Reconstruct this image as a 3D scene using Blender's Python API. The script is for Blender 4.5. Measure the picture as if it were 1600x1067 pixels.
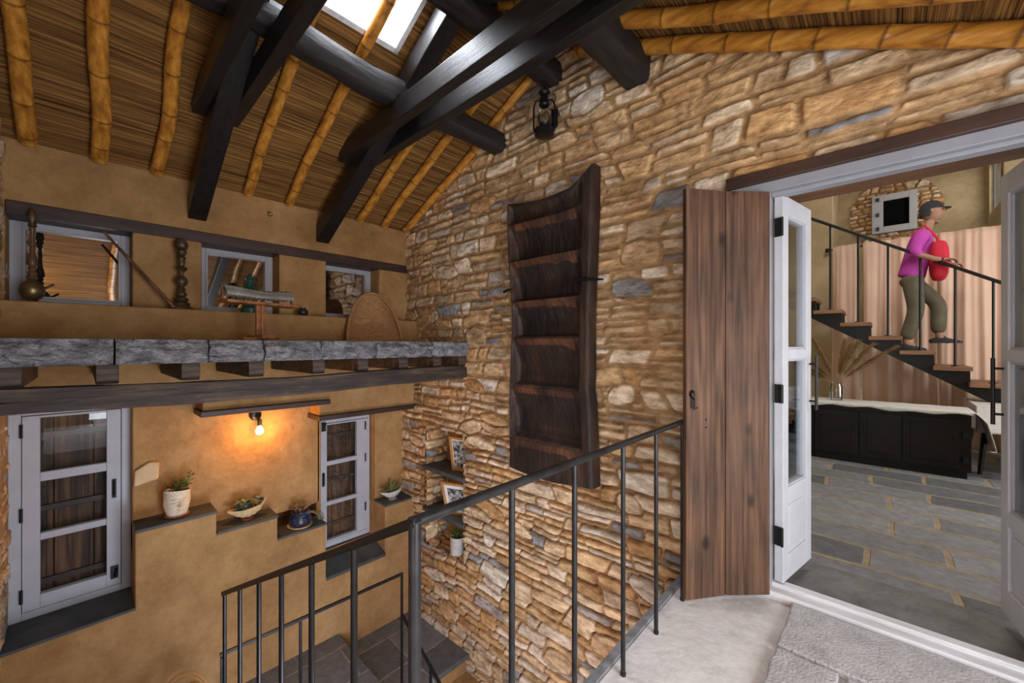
import bpy, bmesh, math, random
import numpy as np
from mathutils import Vector, Matrix
PI = math.pi
random.seed(7)
C = bpy.context.scene.collection
for o in list(bpy.data.objects): bpy.data.objects.remove(o)

# ---------------------------------------------------------------- camera, world, exposure
S = bpy.context.scene
cd = bpy.data.cameras.new('camera'); cam = bpy.data.objects.new('camera', cd); C.objects.link(cam)
cam.location = (0, 0, 1.35); cam.rotation_euler = (PI/2, 0, math.radians(43)); cd.sensor_width = 36
cd.lens = 14.0; cd.shift_y = 0.004; cd.clip_start = 0.02
S.camera = cam
S.view_settings.view_transform = 'Standard'; S.view_settings.look = 'None'
S.view_settings.gamma = 1; S.view_settings.use_curve_mapping = False
S.view_settings.exposure = -0.06
w = bpy.data.worlds.new('sky'); S.world = w; w.use_nodes = True
w.node_tree.nodes['Background'].inputs[0].default_value = (0.86, 0.93, 1.0, 1)
w.node_tree.nodes['Background'].inputs[1].default_value = 2.2
S.cycles.max_bounces = 8

def area(name, loc, rot, sx, sy, power, col, spread=PI):
    l = bpy.data.lights.new(name, 'AREA'); l.shape = 'RECTANGLE'; l.size = sx; l.size_y = sy
    l.energy = power; l.color = col; l.spread = spread
    o = bpy.data.objects.new(name, l); o.location = loc; o.rotation_euler = rot; C.objects.link(o)
def point(name, loc, power, col, r=0.03):
    l = bpy.data.lights.new(name, 'POINT'); l.energy = power; l.color = col; l.shadow_soft_size = r
    o = bpy.data.objects.new(name, l); o.location = loc; C.objects.link(o)
# daylight: roof light and alcove window; other daylight sources, out of view, are assumed
area('skylight_daylight', (-2.16, 1.1, 3.72), (0, math.radians(-20), 0), .5, .74, 62, (.90, .95, 1))
area('assumed_right_daylight', (1.58, .80, .92), (0, PI/2, 0), 1.7, 1.5, 78, (.92, .94, 1))  # assumed daylight through an unseen opening on the right; no door built
area('assumed_back_daylight', (.55, -1.68, 1.1), (PI/2, 0, 0), 1.2, 1.9, 34, (.93, .96, 1))  # daylight from an assumed entrance behind the viewer, never in view
area('assumed_far_room_daylight', (3.05, 5.4, 1.7), (0, PI/2, 0), 2.2, 2.6, 62, (1, .95, .9))  # assumed window out of view; only a plain wall opening is built
area('alcove_window_daylight', (1.135, 8.38, 3.57), (0, PI/2, 0), .6, .6, 7, (1, .97, .93))
area('assumed_stairwell_daylight', (-.95, .95, -.95), (math.radians(-20), math.radians(95), math.radians(-22)), .9, .8, 54, (.80, .85, 1))  # assumed cool daylight below the landing edge
point('assumed_stairwell_lamp', (-.98, 1.95, -.95), 4.5, (1, .50, .15), .06)  # assumed warm source low in the stairwell; no lamp is modelled
point('warm_fill_light', (.75, -.9, 2.05), 30, (1, .64, .34), .12)  # added fill behind the viewer, warms the upper room; no lamp there
area('far_room_overhead_fill', (.3, 5.0, 4.42), (0, 0, 0), 1.1, 1.3, 52, (1, .97, .94))  # added overhead fill to brighten curtains, floor and person

# ---------------------------------------------------------------- materials
def ramp(nt, pts):
    r = nt.nodes.new('ShaderNodeValToRGB'); e = r.color_ramp.elements
    while len(e) < len(pts): e.new(.5)
    for i, (p, c) in enumerate(pts): e[i].position = p; e[i].color = (*c, 1)
    return r
MATS = {}
def mat(name, c1, c2=None, scale=(4,4,4), rough=.7, bump=.1, bscale=None, c3=None, detail=6, metal=0, attr=False, spec=.5, r0=.3, r1=.7, bdist=.01, nr=.62):
    m = bpy.data.materials.new(name); m.use_nodes = True; nt = m.node_tree; N = nt.nodes; L = nt.links
    b = N['Principled BSDF']; b.inputs['Roughness'].default_value = rough; b.inputs['Metallic'].default_value = metal
    b.inputs['Specular IOR Level'].default_value = spec
    tc = N.new('ShaderNodeTexCoord'); mp = N.new('ShaderNodeMapping'); mp.inputs['Scale'].default_value = scale
    L.new(tc.outputs['Object'], mp.inputs[0])
    n = N.new('ShaderNodeTexNoise'); n.inputs['Scale'].default_value = 1; n.inputs['Detail'].default_value = detail; n.inputs['Roughness'].default_value = nr
    L.new(mp.outputs[0], n.inputs['Vector'])
    pts = [(r0, c1), (r1, c2 or c1)] if c3 is None else [(r0, c1), ((r0+r1)/2, c3), (r1, c2)]
    r = ramp(nt, pts); L.new(n.outputs['Fac'], r.inputs[0]); out = r.outputs[0]
    if attr:
        a = N.new('ShaderNodeAttribute'); a.attribute_name = 'Col'
        mx = N.new('ShaderNodeMix'); mx.data_type = 'RGBA'; mx.blend_type = 'MULTIPLY'; mx.inputs[0].default_value = 1
        L.new(out, mx.inputs[6]); L.new(a.outputs['Color'], mx.inputs[7]); out = mx.outputs[2]
    L.new(out, b.inputs['Base Color'])
    if bump:
        bp = N.new('ShaderNodeBump'); bp.inputs['Strength'].default_value = bump; bp.inputs['Distance'].default_value = bdist
        if bscale:
            mp2 = N.new('ShaderNodeMapping'); mp2.inputs['Scale'].default_value = bscale; L.new(tc.outputs['Object'], mp2.inputs[0])
            n2 = N.new('ShaderNodeTexNoise'); n2.inputs['Scale'].default_value = 1; n2.inputs['Detail'].default_value = 8
            L.new(mp2.outputs[0], n2.inputs['Vector']); L.new(n2.outputs['Fac'], bp.inputs['Height'])
        else: L.new(n.outputs['Fac'], bp.inputs['Height'])
        L.new(bp.outputs[0], b.inputs['Normal'])
    MATS[name] = m; return m
M = MATS
mat('plaster', (.22,.115,.040), (.56,.345,.155), (1.9,1.9,1.9), .9, .9, (16,16,16), c3=(.39,.225,.092), detail=14, bdist=.012, spec=.2, nr=.78, r0=.28, r1=.72)
mat('cream_plaster', (.42,.32,.19), (.62,.50,.32), (1.5,1.5,1.5), .9, .4, (14,14,14), bdist=.01, spec=.2)
mat('alcove_plaster', (.27,.20,.11), (.50,.40,.24), (1.8,1.8,1.8), .9, .7, (14,14,14), bdist=.012, spec=.2, nr=.75)
mat('stone', (.50,.45,.38), (1.28,1.27,1.26), (11,11,30), .85, .9, (38,38,60), attr=True, detail=10, bdist=.010, r0=.32, r1=.68, spec=.25)
mat('mortar_lime', (.33,.23,.13), (.45,.33,.2), (6,6,6), .9, .5, (30,30,30))
mat('bamboo', (.22,.075,.010), (.74,.36,.065), (1.1,20,20), .33, .10, (2,70,70), c3=(.50,.21,.030), attr=True, bdist=.002, r0=.32, r1=.70, detail=4)
mat('reed', (.035,.015,.004), (.46,.24,.07), (70,1.3,70), .8, 1.0, None, c3=(.21,.10,.026), detail=4, bdist=.02, r0=.28, r1=.72, spec=.2)
mat('black_timber', (.005,.0045,.004), (.020,.017,.016), (5,40,40), .40, .3, None, bdist=.004)
mat('black_timber_y', (.005,.0045,.004), (.026,.022,.020), (24,4,24), .58, .7, None, bdist=.012)
mat('beam_wood', (.010,.007,.006), (.135,.085,.055), (22,2.5,22), .62, 1.0, None, c3=(.042,.028,.021), nr=.72, bdist=.012)
mat('dark_lintel', (.022,.012,.010), (.075,.036,.025), (20,3,20), .5, .3, None, bdist=.004)
mat('lintel_inner', (.11,.05,.025), (.22,.10,.05), (3,20,20), .5, .3, None, bdist=.004)
mat('lintel_x', (.030,.014,.010), (.075,.034,.020), (3,20,20), .5, .3, None, bdist=.004)
mat('shutter_wood', (.055,.024,.011), (.27,.13,.06), (17,17,1.1), .62, .35, (60,60,3), c3=(.15,.068,.031), detail=9, bdist=.004, spec=.35)
mat('board_wood', (.03,.013,.006), (.17,.075,.032), (14,14,1.3), .6, .4, (40,40,3), c3=(.09,.04,.017), bdist=.005)
mat('reddish_wood', (.16,.055,.018), (.46,.20,.075), (3,20,20), .5, .2, None, bdist=.003)
mat('tread_wood', (.10,.045,.02), (.36,.18,.09), (3,24,24), .55, .3, None, bdist=.004)
mat('trough_wood', (.008,.005,.004), (.085,.042,.022), (5,5,2.2), .62, .9, (30,30,7), c3=(.032,.015,.009), detail=8, bdist=.012, attr=True, r0=.34,r1=.72)
mat('grey_paint', (.40,.41,.45), (.46,.47,.51), (6,6,6), .45, .08, (30,30,30), bdist=.002)
mat('frame_paint', (.26,.27,.30), (.31,.32,.35), (6,6,6), .45, .08, (30,30,30), bdist=.002)
mat('white_paint', (.50,.51,.54), (.59,.60,.64), (5,5,5), .4, .08, (30,30,30), bdist=.002)
mat('worn_white', (.50,.50,.50), (.78,.78,.80), (3,30,30), .5, .3, None, bdist=.004)
mat('iron', (.004,.004,.0045), (.010,.010,.011), (20,20,20), .38, .15, None, bdist=.002, spec=.35)
mat('rail_iron', (.008,.008,.009), (.035,.035,.038), (14,14,14), .33, .12, None, metal=.25, bdist=.002)
mat('slate_ledge', (.05,.052,.058), (.46,.455,.46), (13,13,22), .45, 1.0, (50,50,80), c3=(.20,.20,.215), detail=14, bdist=.03, nr=.75)
mat('slate_dark', (.030,.036,.038), (.085,.095,.10), (5,5,5), .6, .3, (20,20,20), bdist=.005)
mat('concrete', (.50,.48,.47), (.90,.885,.88), (4,4,4), .85, .35, (30,30,30), c3=(.75,.735,.73), detail=12, bdist=.012, nr=.75)
mat('flagstone', (.30,.29,.29), (.60,.59,.59), (14,14,14), .8, 1.0, (90,90,90), detail=12, bdist=.008, nr=.8)
mat('slate_mid', (.07,.07,.068), (.22,.215,.205), (5,5,5), .7, .7, (40,40,40), detail=12, bdist=.008, nr=.75)
mat('brass', (.14,.10,.045), (.32,.24,.11), (12,12,12), .38, .2, None, metal=.8, bdist=.002)
mat('old_brass', (.05,.036,.022), (.20,.14,.075), (16,16,16), .5, .5, None, metal=.6, bdist=.004)
mat('hookah_wood', (.05,.022,.012), (.24,.11,.05), (20,20,6), .45, .2)
mat('grey_cloth', (.16,.15,.135), (.34,.32,.29), (26,5,26), .8, .4)
mat('wicker', (.26,.13,.05), (.56,.32,.14), (30,30,120), .7, .9, (60,60,170), bdist=.006)
mat('green_enamel', (.012,.07,.055), (.03,.14,.11), (10,10,10), .3, .1)
mat('black_pot', (.01,.012,.014), (.03,.034,.036), (10,10,10), .35, .1)
mat('ceramic_white', (.62,.52,.38), (.80,.70,.54), (8,8,8), .55, .2, None, bdist=.003)
mat('ceramic_yellow', (.55,.38,.18), (.72,.54,.30), (9,9,9), .55, .2)
mat('ceramic_grey', (.42,.38,.34), (.66,.62,.57), (9,9,9), .6, .3)
mat('blue_glaze', (.012,.018,.045), (.20,.22,.28), (34,34,48), .3, .5, None, c3=(.03,.04,.085), r0=.42, r1=.72, detail=3, bdist=.004)
mat('terracotta', (.25,.09,.045), (.36,.14,.075), (10,10,10), .8, .2)
mat('soil', (.03,.02,.012), (.09,.06,.04), (50,50,50), .95, .6)
mat('leaf_green', (.05,.13,.025), (.14,.27,.06), (20,20,20), .5, .1)
mat('leaf_grey', (.10,.17,.14), (.22,.32,.27), (20,20,20), .6, .1)
mat('leaf_red', (.35,.10,.03), (.16,.16,.03), (30,30,30), .5, .1)
mat('leaf_dry', (.20,.14,.08), (.38,.28,.17), (30,30,30), .7, .1)
mat('leaf_stripe', (.30,.36,.16), (.10,.20,.05), (60,60,3), .5, .1)
mat('pampas', (.22,.13,.05), (.50,.34,.16), (60,60,60), .9, .4)
mat('curtain', (.74,.50,.37), (.82,.60,.47), (12,12,1.5), .75, .1, (90,90,90), bdist=.001, spec=.2)
mat('table_cloth', (.62,.58,.55), (.74,.70,.68), (30,30,30), .85, .3, (120,120,120), bdist=.002)
mat('runner', (.55,.54,.49), (.74,.73,.69), (40,40,40), .9, .8, (150,150,150), bdist=.004)
mat('cabinet_wood', (.003,.0025,.0025), (.012,.008,.007), (4,20,20), .45, .1, spec=.25)
mat('skin', (.36,.19,.12), (.42,.23,.15), (9,9,9), .55, .05)
mat('magenta', (.42,.04,.33), (.55,.07,.44), (7,7,7), .8, .2)
mat('red_cloth', (.55,.012,.035), (.68,.025,.06), (7,7,7), .75, .2)
mat('khaki', (.10,.085,.055), (.16,.135,.09), (7,7,7), .85, .3)
mat('cap_cloth', (.02,.022,.028), (.04,.042,.05), (9,9,9), .85, .2)
mat('photo_print', (.03,.03,.032), (.55,.54,.50), (28,28,20), .4, 0, detail=5, r0=.42, r1=.6)
mat('frame_wood', (.36,.16,.04), (.52,.26,.08), (8,8,3), .45, .1)
mat('paper', (.7,.69,.66), (.76,.75,.72), (8,8,8), .7, 0)
mat('dark_void', (.008,.008,.009), (.012,.012,.013), (3,3,3), .9, 0)
mat('metal_knob', (.4,.3,.16), (.5,.4,.24), (9,9,9), .3, 0, metal=.8)
mat('edge_slate', (.16,.17,.19), (.34,.35,.37), (12,12,12), .7, .8, None, bdist=.01)
mat('rope_yellow', (.40,.17,.05), (.55,.26,.09), (12,12,12), .5, .2)

def grain(name, dark, mid, light, grey, sc=1.0):
    m = bpy.data.materials.new(name); m.use_nodes = True; nt = m.node_tree; N = nt.nodes; L = nt.links
    b = N['Principled BSDF']; b.inputs['Roughness'].default_value = .6; b.inputs['Specular IOR Level'].default_value = .35
    tc = N.new('ShaderNodeTexCoord'); mp = N.new('ShaderNodeMapping'); mp.inputs['Scale'].default_value = (sc*6, sc*6, sc*.55); L.new(tc.outputs['Object'], mp.inputs[0])
    n = N.new('ShaderNodeTexNoise'); n.inputs['Scale'].default_value = 1; n.inputs['Detail'].default_value = 2; L.new(mp.outputs[0], n.inputs['Vector'])
    mu = N.new('ShaderNodeMath'); mu.operation = 'MULTIPLY'; mu.inputs[1].default_value = 34; L.new(n.outputs['Fac'], mu.inputs[0])
    sn = N.new('ShaderNodeMath'); sn.operation = 'SINE'; L.new(mu.outputs[0], sn.inputs[0])
    mp2 = N.new('ShaderNodeMapping'); mp2.inputs['Scale'].default_value = (sc*55, sc*55, sc*2.2); L.new(tc.outputs['Object'], mp2.inputs[0])
    n2 = N.new('ShaderNodeTexNoise'); n2.inputs['Scale'].default_value = 1; n2.inputs['Detail'].default_value = 6; L.new(mp2.outputs[0], n2.inputs['Vector'])
    ma = N.new('ShaderNodeMath'); ma.operation = 'MULTIPLY_ADD'; ma.inputs[1].default_value = .085; L.new(sn.outputs[0], ma.inputs[0]); L.new(n2.outputs['Fac'], ma.inputs[2])
    r = ramp(nt, [(.30, dark), (.5, mid), (.74, light)]); L.new(ma.outputs[0], r.inputs[0])
    n3 = N.new('ShaderNodeTexNoise'); n3.inputs['Scale'].default_value = 3.2; n3.inputs['Detail'].default_value = 5; L.new(tc.outputs['Object'], n3.inputs['Vector'])
    r3 = ramp(nt, [(.42, (0,0,0)), (.68, (.85,.85,.85))]); L.new(n3.outputs['Fac'], r3.inputs[0])
    mx = N.new('ShaderNodeMix'); mx.data_type = 'RGBA'; L.new(r3.outputs[0], mx.inputs[0]); L.new(r.outputs[0], mx.inputs[6])
    gm = N.new('ShaderNodeMix'); gm.data_type = 'RGBA'; gm.blend_type = 'MULTIPLY'; gm.inputs[0].default_value = 1; gm.inputs[7].default_value = (*grey, 1); L.new(r.outputs[0], gm.inputs[6]); L.new(gm.outputs[2], mx.inputs[7])
    vo = N.new('ShaderNodeTexVoronoi'); vo.inputs['Scale'].default_value = 1; mp4 = N.new('ShaderNodeMapping'); mp4.inputs['Scale'].default_value = (sc*6, sc*6, sc*3.1); L.new(tc.outputs['Object'], mp4.inputs[0]); L.new(mp4.outputs[0], vo.inputs['Vector'])
    r4 = ramp(nt, [(.07, (.25,.22,.2)), (.17, (1,1,1))]); L.new(vo.outputs['Distance'], r4.inputs[0])
    kx = N.new('ShaderNodeMix'); kx.data_type = 'RGBA'; kx.blend_type = 'MULTIPLY'; kx.inputs[0].default_value = 1; L.new(mx.outputs[2], kx.inputs[6]); L.new(r4.outputs[0], kx.inputs[7])
    L.new(kx.outputs[2], b.inputs['Base Color'])
    bp = N.new('ShaderNodeBump'); bp.inputs['Strength'].default_value = .5; bp.inputs['Distance'].default_value = .003; L.new(ma.outputs[0], bp.inputs['Height']); L.new(bp.outputs[0], b.inputs['Normal'])
    MATS[name] = m
grain('shutter_wood', (.060,.028,.015), (.115,.056,.029), (.19,.098,.054), (.58,.66,.76))
grain('board_wood', (.02,.009,.005), (.085,.038,.018), (.20,.095,.045), (.55,.5,.5))
def emis(name, col, st):
    m = bpy.data.materials.new(name); m.use_nodes = True; b = m.node_tree.nodes['Principled BSDF']
    b.inputs['Base Color'].default_value = (*col, 1); b.inputs['Emission Color'].default_value = (*col, 1); b.inputs['Emission Strength'].default_value = st
    MATS[name] = m
emis('bulb_glow', (1, .78, .42), 22)
def glassmat(name, gl, tint, rough=.0, dark=None):
    m = bpy.data.materials.new(name); m.use_nodes = True; nt = m.node_tree; N = nt.nodes; L = nt.links
    N.remove(N['Principled BSDF']); out = N['Material Output']
    g = N.new('ShaderNodeBsdfGlossy'); g.inputs['Roughness'].default_value = rough; g.inputs[0].default_value = (.95,.97,1,1)
    if dark: t = N.new('ShaderNodeBsdfDiffuse'); t.inputs[0].default_value = (*dark, 1)
    else: t = N.new('ShaderNodeBsdfTransparent'); t.inputs[0].default_value = (*tint, 1)
    mx = N.new('ShaderNodeMixShader'); mx.inputs[0].default_value = gl
    if not dark:
        lw = N.new('ShaderNodeFresnel'); lw.inputs[0].default_value = 1.45
        ad = N.new('ShaderNodeMath'); ad.operation = 'MULTIPLY_ADD'; ad.inputs[1].default_value = .9; ad.inputs[2].default_value = gl
        L.new(lw.outputs[0], ad.inputs[0]); L.new(ad.outputs[0], mx.inputs[0])
    L.new(t.outputs[0], mx.inputs[1]); L.new(g.outputs[0], mx.inputs[2]); L.new(mx.outputs[0], out.inputs[0])
    MATS[name] = m
glassmat('glass', .0, (.93,.95,.95))
glassmat('mirror_glass', .55, (1,1,1), .01, dark=(.012,.012,.014))
glassmat('dark_glass', .0, (1,1,1), .05, dark=(.006,.006,.007))
glassmat('sky_glass', .0, (.98,.98,1))

def slatefloor(name, bw, rh, cols, mort, mortw=.02, rot=0, off=.37, bstr=.5):
    m = bpy.data.materials.new(name); m.use_nodes = True; nt = m.node_tree; N = nt.nodes; L = nt.links
    b = N['Principled BSDF']; b.inputs['Roughness'].default_value = .55
    tc = N.new('ShaderNodeTexCoord'); mp = N.new('ShaderNodeMapping'); mp.inputs['Rotation'].default_value[2] = rot
    L.new(tc.outputs['Object'], mp.inputs[0])
    n = N.new('ShaderNodeTexNoise'); n.inputs['Scale'].default_value = 1.7; L.new(mp.outputs[0], n.inputs['Vector'])
    ad = N.new('ShaderNodeMix'); ad.data_type = 'RGBA'; ad.blend_type = 'LINEAR_LIGHT'; ad.inputs[0].default_value = .045
    L.new(mp.outputs[0], ad.inputs[6]); L.new(n.outputs['Color'], ad.inputs[7])
    br = N.new('ShaderNodeTexBrick'); L.new(ad.outputs[2], br.inputs['Vector'])
    br.inputs['Scale'].default_value = 1; br.inputs['Brick Width'].default_value = bw; br.inputs['Row Height'].default_value = rh
    br.inputs['Mortar Size'].default_value = mortw; br.inputs['Mortar Smooth'].default_value = .35; br.offset = off; br.squash = 1.45; br.squash_frequency = 3
    br.inputs['Color1'].default_value = (*cols[0], 1); br.inputs['Color2'].default_value = (*cols[1], 1); br.inputs['Mortar'].default_value = (*mort, 1)
    n2 = N.new('ShaderNodeTexNoise'); n2.inputs['Scale'].default_value = 16; n2.inputs['Detail'].default_value = 12; n2.inputs['Roughness'].default_value = .75; L.new(tc.outputs['Object'], n2.inputs['Vector'])
    r = ramp(nt, [(.3, (.6,.6,.6)), (.7, (1.35,1.33,1.3))]); L.new(n2.outputs['Fac'], r.inputs[0])
    mx = N.new('ShaderNodeMix'); mx.data_type = 'RGBA'; mx.blend_type = 'MULTIPLY'; mx.inputs[0].default_value = 1
    L.new(br.outputs['Color'], mx.inputs[6]); L.new(r.outputs[0], mx.inputs[7]); L.new(mx.outputs[2], b.inputs['Base Color'])
    mm = N.new('ShaderNodeMath'); mm.operation = 'SUBTRACT'; L.new(n2.outputs['Fac'], mm.inputs[0]); L.new(br.outputs['Fac'], mm.inputs[1])
    bp = N.new('ShaderNodeBump'); bp.inputs['Strength'].default_value = bstr; bp.inputs['Distance'].default_value = .012
    L.new(mm.outputs[0], bp.inputs['Height']); L.new(bp.outputs[0], b.inputs['Normal'])
    MATS[name] = m
slatefloor('room_slate', .72, .33, ((.10,.11,.125), (.27,.28,.30)), (.33,.26,.17), .020)
slatefloor('landing_slate', .50, .42, ((.11,.12,.135), (.20,.215,.24)), (.30,.29,.28), .010, PI/2)

# ---------------------------------------------------------------- mesh building
class MB:
    def __init__(s): s.v = []; s.f = []; s.c = []
    def add(s, vs, fs, col=None):
        n = len(s.v); s.v += [tuple(p) for p in vs]; s.f += [tuple(i+n for i in f) for f in fs]
        s.c += (col if isinstance(col, list) else [col or (1,1,1)]*len(vs)); return s
    def box(s, x0, x1, y0, y1, z0, z1):
        return s.add([(x0,y0,z0),(x1,y0,z0),(x1,y1,z0),(x0,y1,z0),(x0,y0,z1),(x1,y0,z1),(x1,y1,z1),(x0,y1,z1)],
              [(0,3,2,1),(4,5,6,7),(0,1,5,4),(1,2,6,5),(2,3,7,6),(3,0,4,7)])
    def obox(s, c, ax, ay, az):   # centre and three half vectors
        c = Vector(c); ax = Vector(ax); ay = Vector(ay); az = Vector(az); P = []
        for k in (-1, 1):
            for (i, j) in ((-1,-1),(1,-1),(1,1),(-1,1)): P.append(c+ax*i+ay*j+az*k)
        return s.add(P, [(0,3,2,1),(4,5,6,7),(0,1,5,4),(1,2,6,5),(2,3,7,6),(3,0,4,7)])
    def beam(s, a, b, w, h, up=(0,0,1)):  # box between two points, w wide, h deep
        a = Vector(a); b = Vector(b); d = (b-a); l = d.length; d.normalize()
        sd = d.cross(Vector(up)).normalized(); u = sd.cross(d)
        return s.obox((a+b)/2, d*l/2, sd*w/2, u*h/2)
    def tube(s, pts, rad, seg=12, cols=None, cap=True):
        pts = [Vector(p) for p in pts]; n = len(pts)
        if not isinstance(rad, (list, tuple)): rad = [rad]*n
        t0 = (pts[1]-pts[0]).normalized(); ref = Vector((0,0,1)) if abs(t0.z) < .9 else Vector((1,0,0))
        V = []; Cc = []; u = t0.cross(ref).normalized()
        for i in range(n):
            t = (pts[min(i+1, n-1)]-pts[max(i-1, 0)]).normalized()
            u = (u - t*u.dot(t)).normalized(); w_ = t.cross(u)
            for k in range(seg):
                a = 2*PI*k/seg; V.append(pts[i]+(u*math.cos(a)+w_*math.sin(a))*rad[i]); Cc.append(cols[i] if cols else (1,1,1))
        F = [(i*seg+k, i*seg+(k+1)%seg, (i+1)*seg+(k+1)%seg, (i+1)*seg+k) for i in range(n-1) for k in range(seg)]
        if cap: F += [tuple(range(seg))[::-1], tuple((n-1)*seg+k for k in range(seg))]
        return s.add(V, F, Cc)
    def lathe(s, prof, o, seg=24, cap=True):   # (r, z) profile about a vertical axis through o
        o = Vector(o); V = []; n = len(prof)
        for r, z in prof:
            for k in range(seg):
                a = 2*PI*k/seg; V.append(o+Vector((r*math.cos(a), r*math.sin(a), z)))
        F = [(i*seg+k, i*seg+(k+1)%seg, (i+1)*seg+(k+1)%seg, (i+1)*seg+k) for i in range(n-1) for k in range(seg)]
        if cap: F += [tuple(range(seg))[::-1], tuple((n-1)*seg+k for k in range(seg))]
        return s.add(V, F)
    def prism(s, poly, ext):     # polygon (3D points) extruded by a vector
        ext = Vector(ext); P = [Vector(p) for p in poly]; n = len(P)
        return s.add(P+[p+ext for p in P], [tuple(range(n))[::-1], tuple(range(n, 2*n))]+[(i, (i+1)%n, n+(i+1)%n, n+i) for i in range(n)])
    def grid(s, fn, nu, nv, closeu=False, col=None):
        V = []; Cc = []
        for j in range(nv+1):
            for i in range(nu+(0 if closeu else 1)):
                V.append(fn(i/nu, j/nv)); Cc.append(col(i/nu, j/nv) if col else (1,1,1))
        m = nu if closeu else nu+1
        F = [(j*m+i, j*m+(i+1)%m, (j+1)*m+(i+1)%m, (j+1)*m+i) for j in range(nv) for i in range(nu)]
        return s.add(V, F, Cc)
    def leaf(s, p, d, l, wd, droop=.2, n=5, up=(0,0,1)):
        p = Vector(p); d = Vector(d).normalized(); sd = d.cross(Vector(up))
        sd = sd.normalized() if sd.length > 1e-4 else Vector((1,0,0)); V = []; nn = sd.cross(d)
        for i in range(n+1):
            t = i/n; q = p+d*l*t-Vector((0,0,1))*droop*l*t*t; h = wd*.5*math.sin(PI*min(1, max(.06, t*.97)))**.7+.0004
            V += [q-sd*h+nn*h*.3, q+nn*-.0006, q+sd*h+nn*h*.3]
        F = []
        for i in range(n): F += [(3*i, 3*i+1, 3*i+4, 3*i+3), (3*i+1, 3*i+2, 3*i+5, 3*i+4)]
        return s.add(V, F)
    def build(s, name, m, parent=None, smooth=False, bevel=0, local=False, fix=True, solid=0):
        me = bpy.data.meshes.new(name); vs = [Vector(p) for p in s.v]; loc = Vector((0,0,0))
        if parent is not None:
            if not local:
                inv = WM(parent).inverted(); vs = [inv @ p for p in vs]
        else:
            xs = [p.x for p in vs]; ys = [p.y for p in vs]; zs = [p.z for p in vs]
            loc = Vector(((min(xs)+max(xs))/2, (min(ys)+max(ys))/2, min(zs))); vs = [p-loc for p in vs]
        me.from_pydata([tuple(p) for p in vs], [], s.f)
        if fix:
            bm = bmesh.new(); bm.from_mesh(me); bmesh.ops.recalc_face_normals(bm, faces=bm.faces); bm.to_mesh(me); bm.free()
        if any(c != (1,1,1) for c in s.c) or m in ('bamboo', 'stone', 'trough_wood'):
            at = me.color_attributes.new('Col', 'FLOAT_COLOR', 'POINT')
            at.data.foreach_set('color', np.array([(*c, 1) for c in s.c], dtype=np.float32).ravel())
        if smooth: me.polygons.foreach_set('use_smooth', [True]*len(me.polygons))
        me.materials.append(MATS[m]); o = bpy.data.objects.new(name, me); C.objects.link(o)
        if parent is not None: o.parent = parent
        else: o.location = loc
        if solid:
            sm = o.modifiers.new('solid', 'SOLIDIFY'); sm.thickness = solid; sm.offset = 0
        if bevel:
            bv = o.modifiers.new('bevel', 'BEVEL'); bv.width = bevel; bv.segments = 2; bv.limit_method = 'ANGLE'
        if smooth:
            try: me.set_sharp_from_angle(angle=math.radians(50))
            except Exception: pass
        return o
def WM(o):
    m = Matrix.Translation(o.location) @ o.rotation_euler.to_matrix().to_4x4()
    return WM(o.parent) @ m if o.parent else m
def tag(o, label=None, cat=None, group=None, kind=None):
    if label: o['label'] = label
    if cat: o['category'] = cat
    if group: o['group'] = group
    if kind: o['kind'] = kind
    return o
def thing(name, label, cat, loc, rz=0, group=None, kind=None):
    o = bpy.data.objects.new(name, None); o.empty_display_size = .05; o.location = loc; o.rotation_euler = (0, 0, rz); C.objects.link(o)
    return tag(o, label, cat, group, kind)
def struct(o, label, cat): return tag(o, label, cat, None, 'structure')

# ---------------------------------------------------------------- value noise and the rubble masonry height field
def vn(x, y, seed):
    xi = np.floor(x).astype(np.int64); yi = np.floor(y).astype(np.int64); fx = x-xi; fy = y-yi
    fx = fx*fx*(3-2*fx); fy = fy*fy*(3-2*fy)
    def h(a, b):
        n = (a*374761393 + b*668265263 + seed*974634777) & 0x7fffffff
        n = ((n ^ (n >> 13))*1274126177) & 0x7fffffff
        return ((n ^ (n >> 16)) & 0xffff)/65535.0
    return (h(xi,yi)*(1-fx)+h(xi+1,yi)*fx)*(1-fy)+(h(xi,yi+1)*(1-fx)+h(xi+1,yi+1)*fx)*fy
def fbm(x, y, seed, o=4):
    t = 0; a = .5
    for k in range(o): t = t+a*(vn(x*2**k, y*2**k, seed+k)-.5); a *= .5
    return t
PAL = np.array([(.66,.46,.27),(.70,.52,.33),(.62,.41,.21),(.74,.60,.44),(.76,.67,.55),(.58,.35,.16),(.66,.52,.36),(.31,.31,.32),(.44,.39,.34),(.70,.46,.24)])
PROB = np.array([.17,.15,.12,.14,.08,.09,.11,.05,.04,.05])
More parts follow.
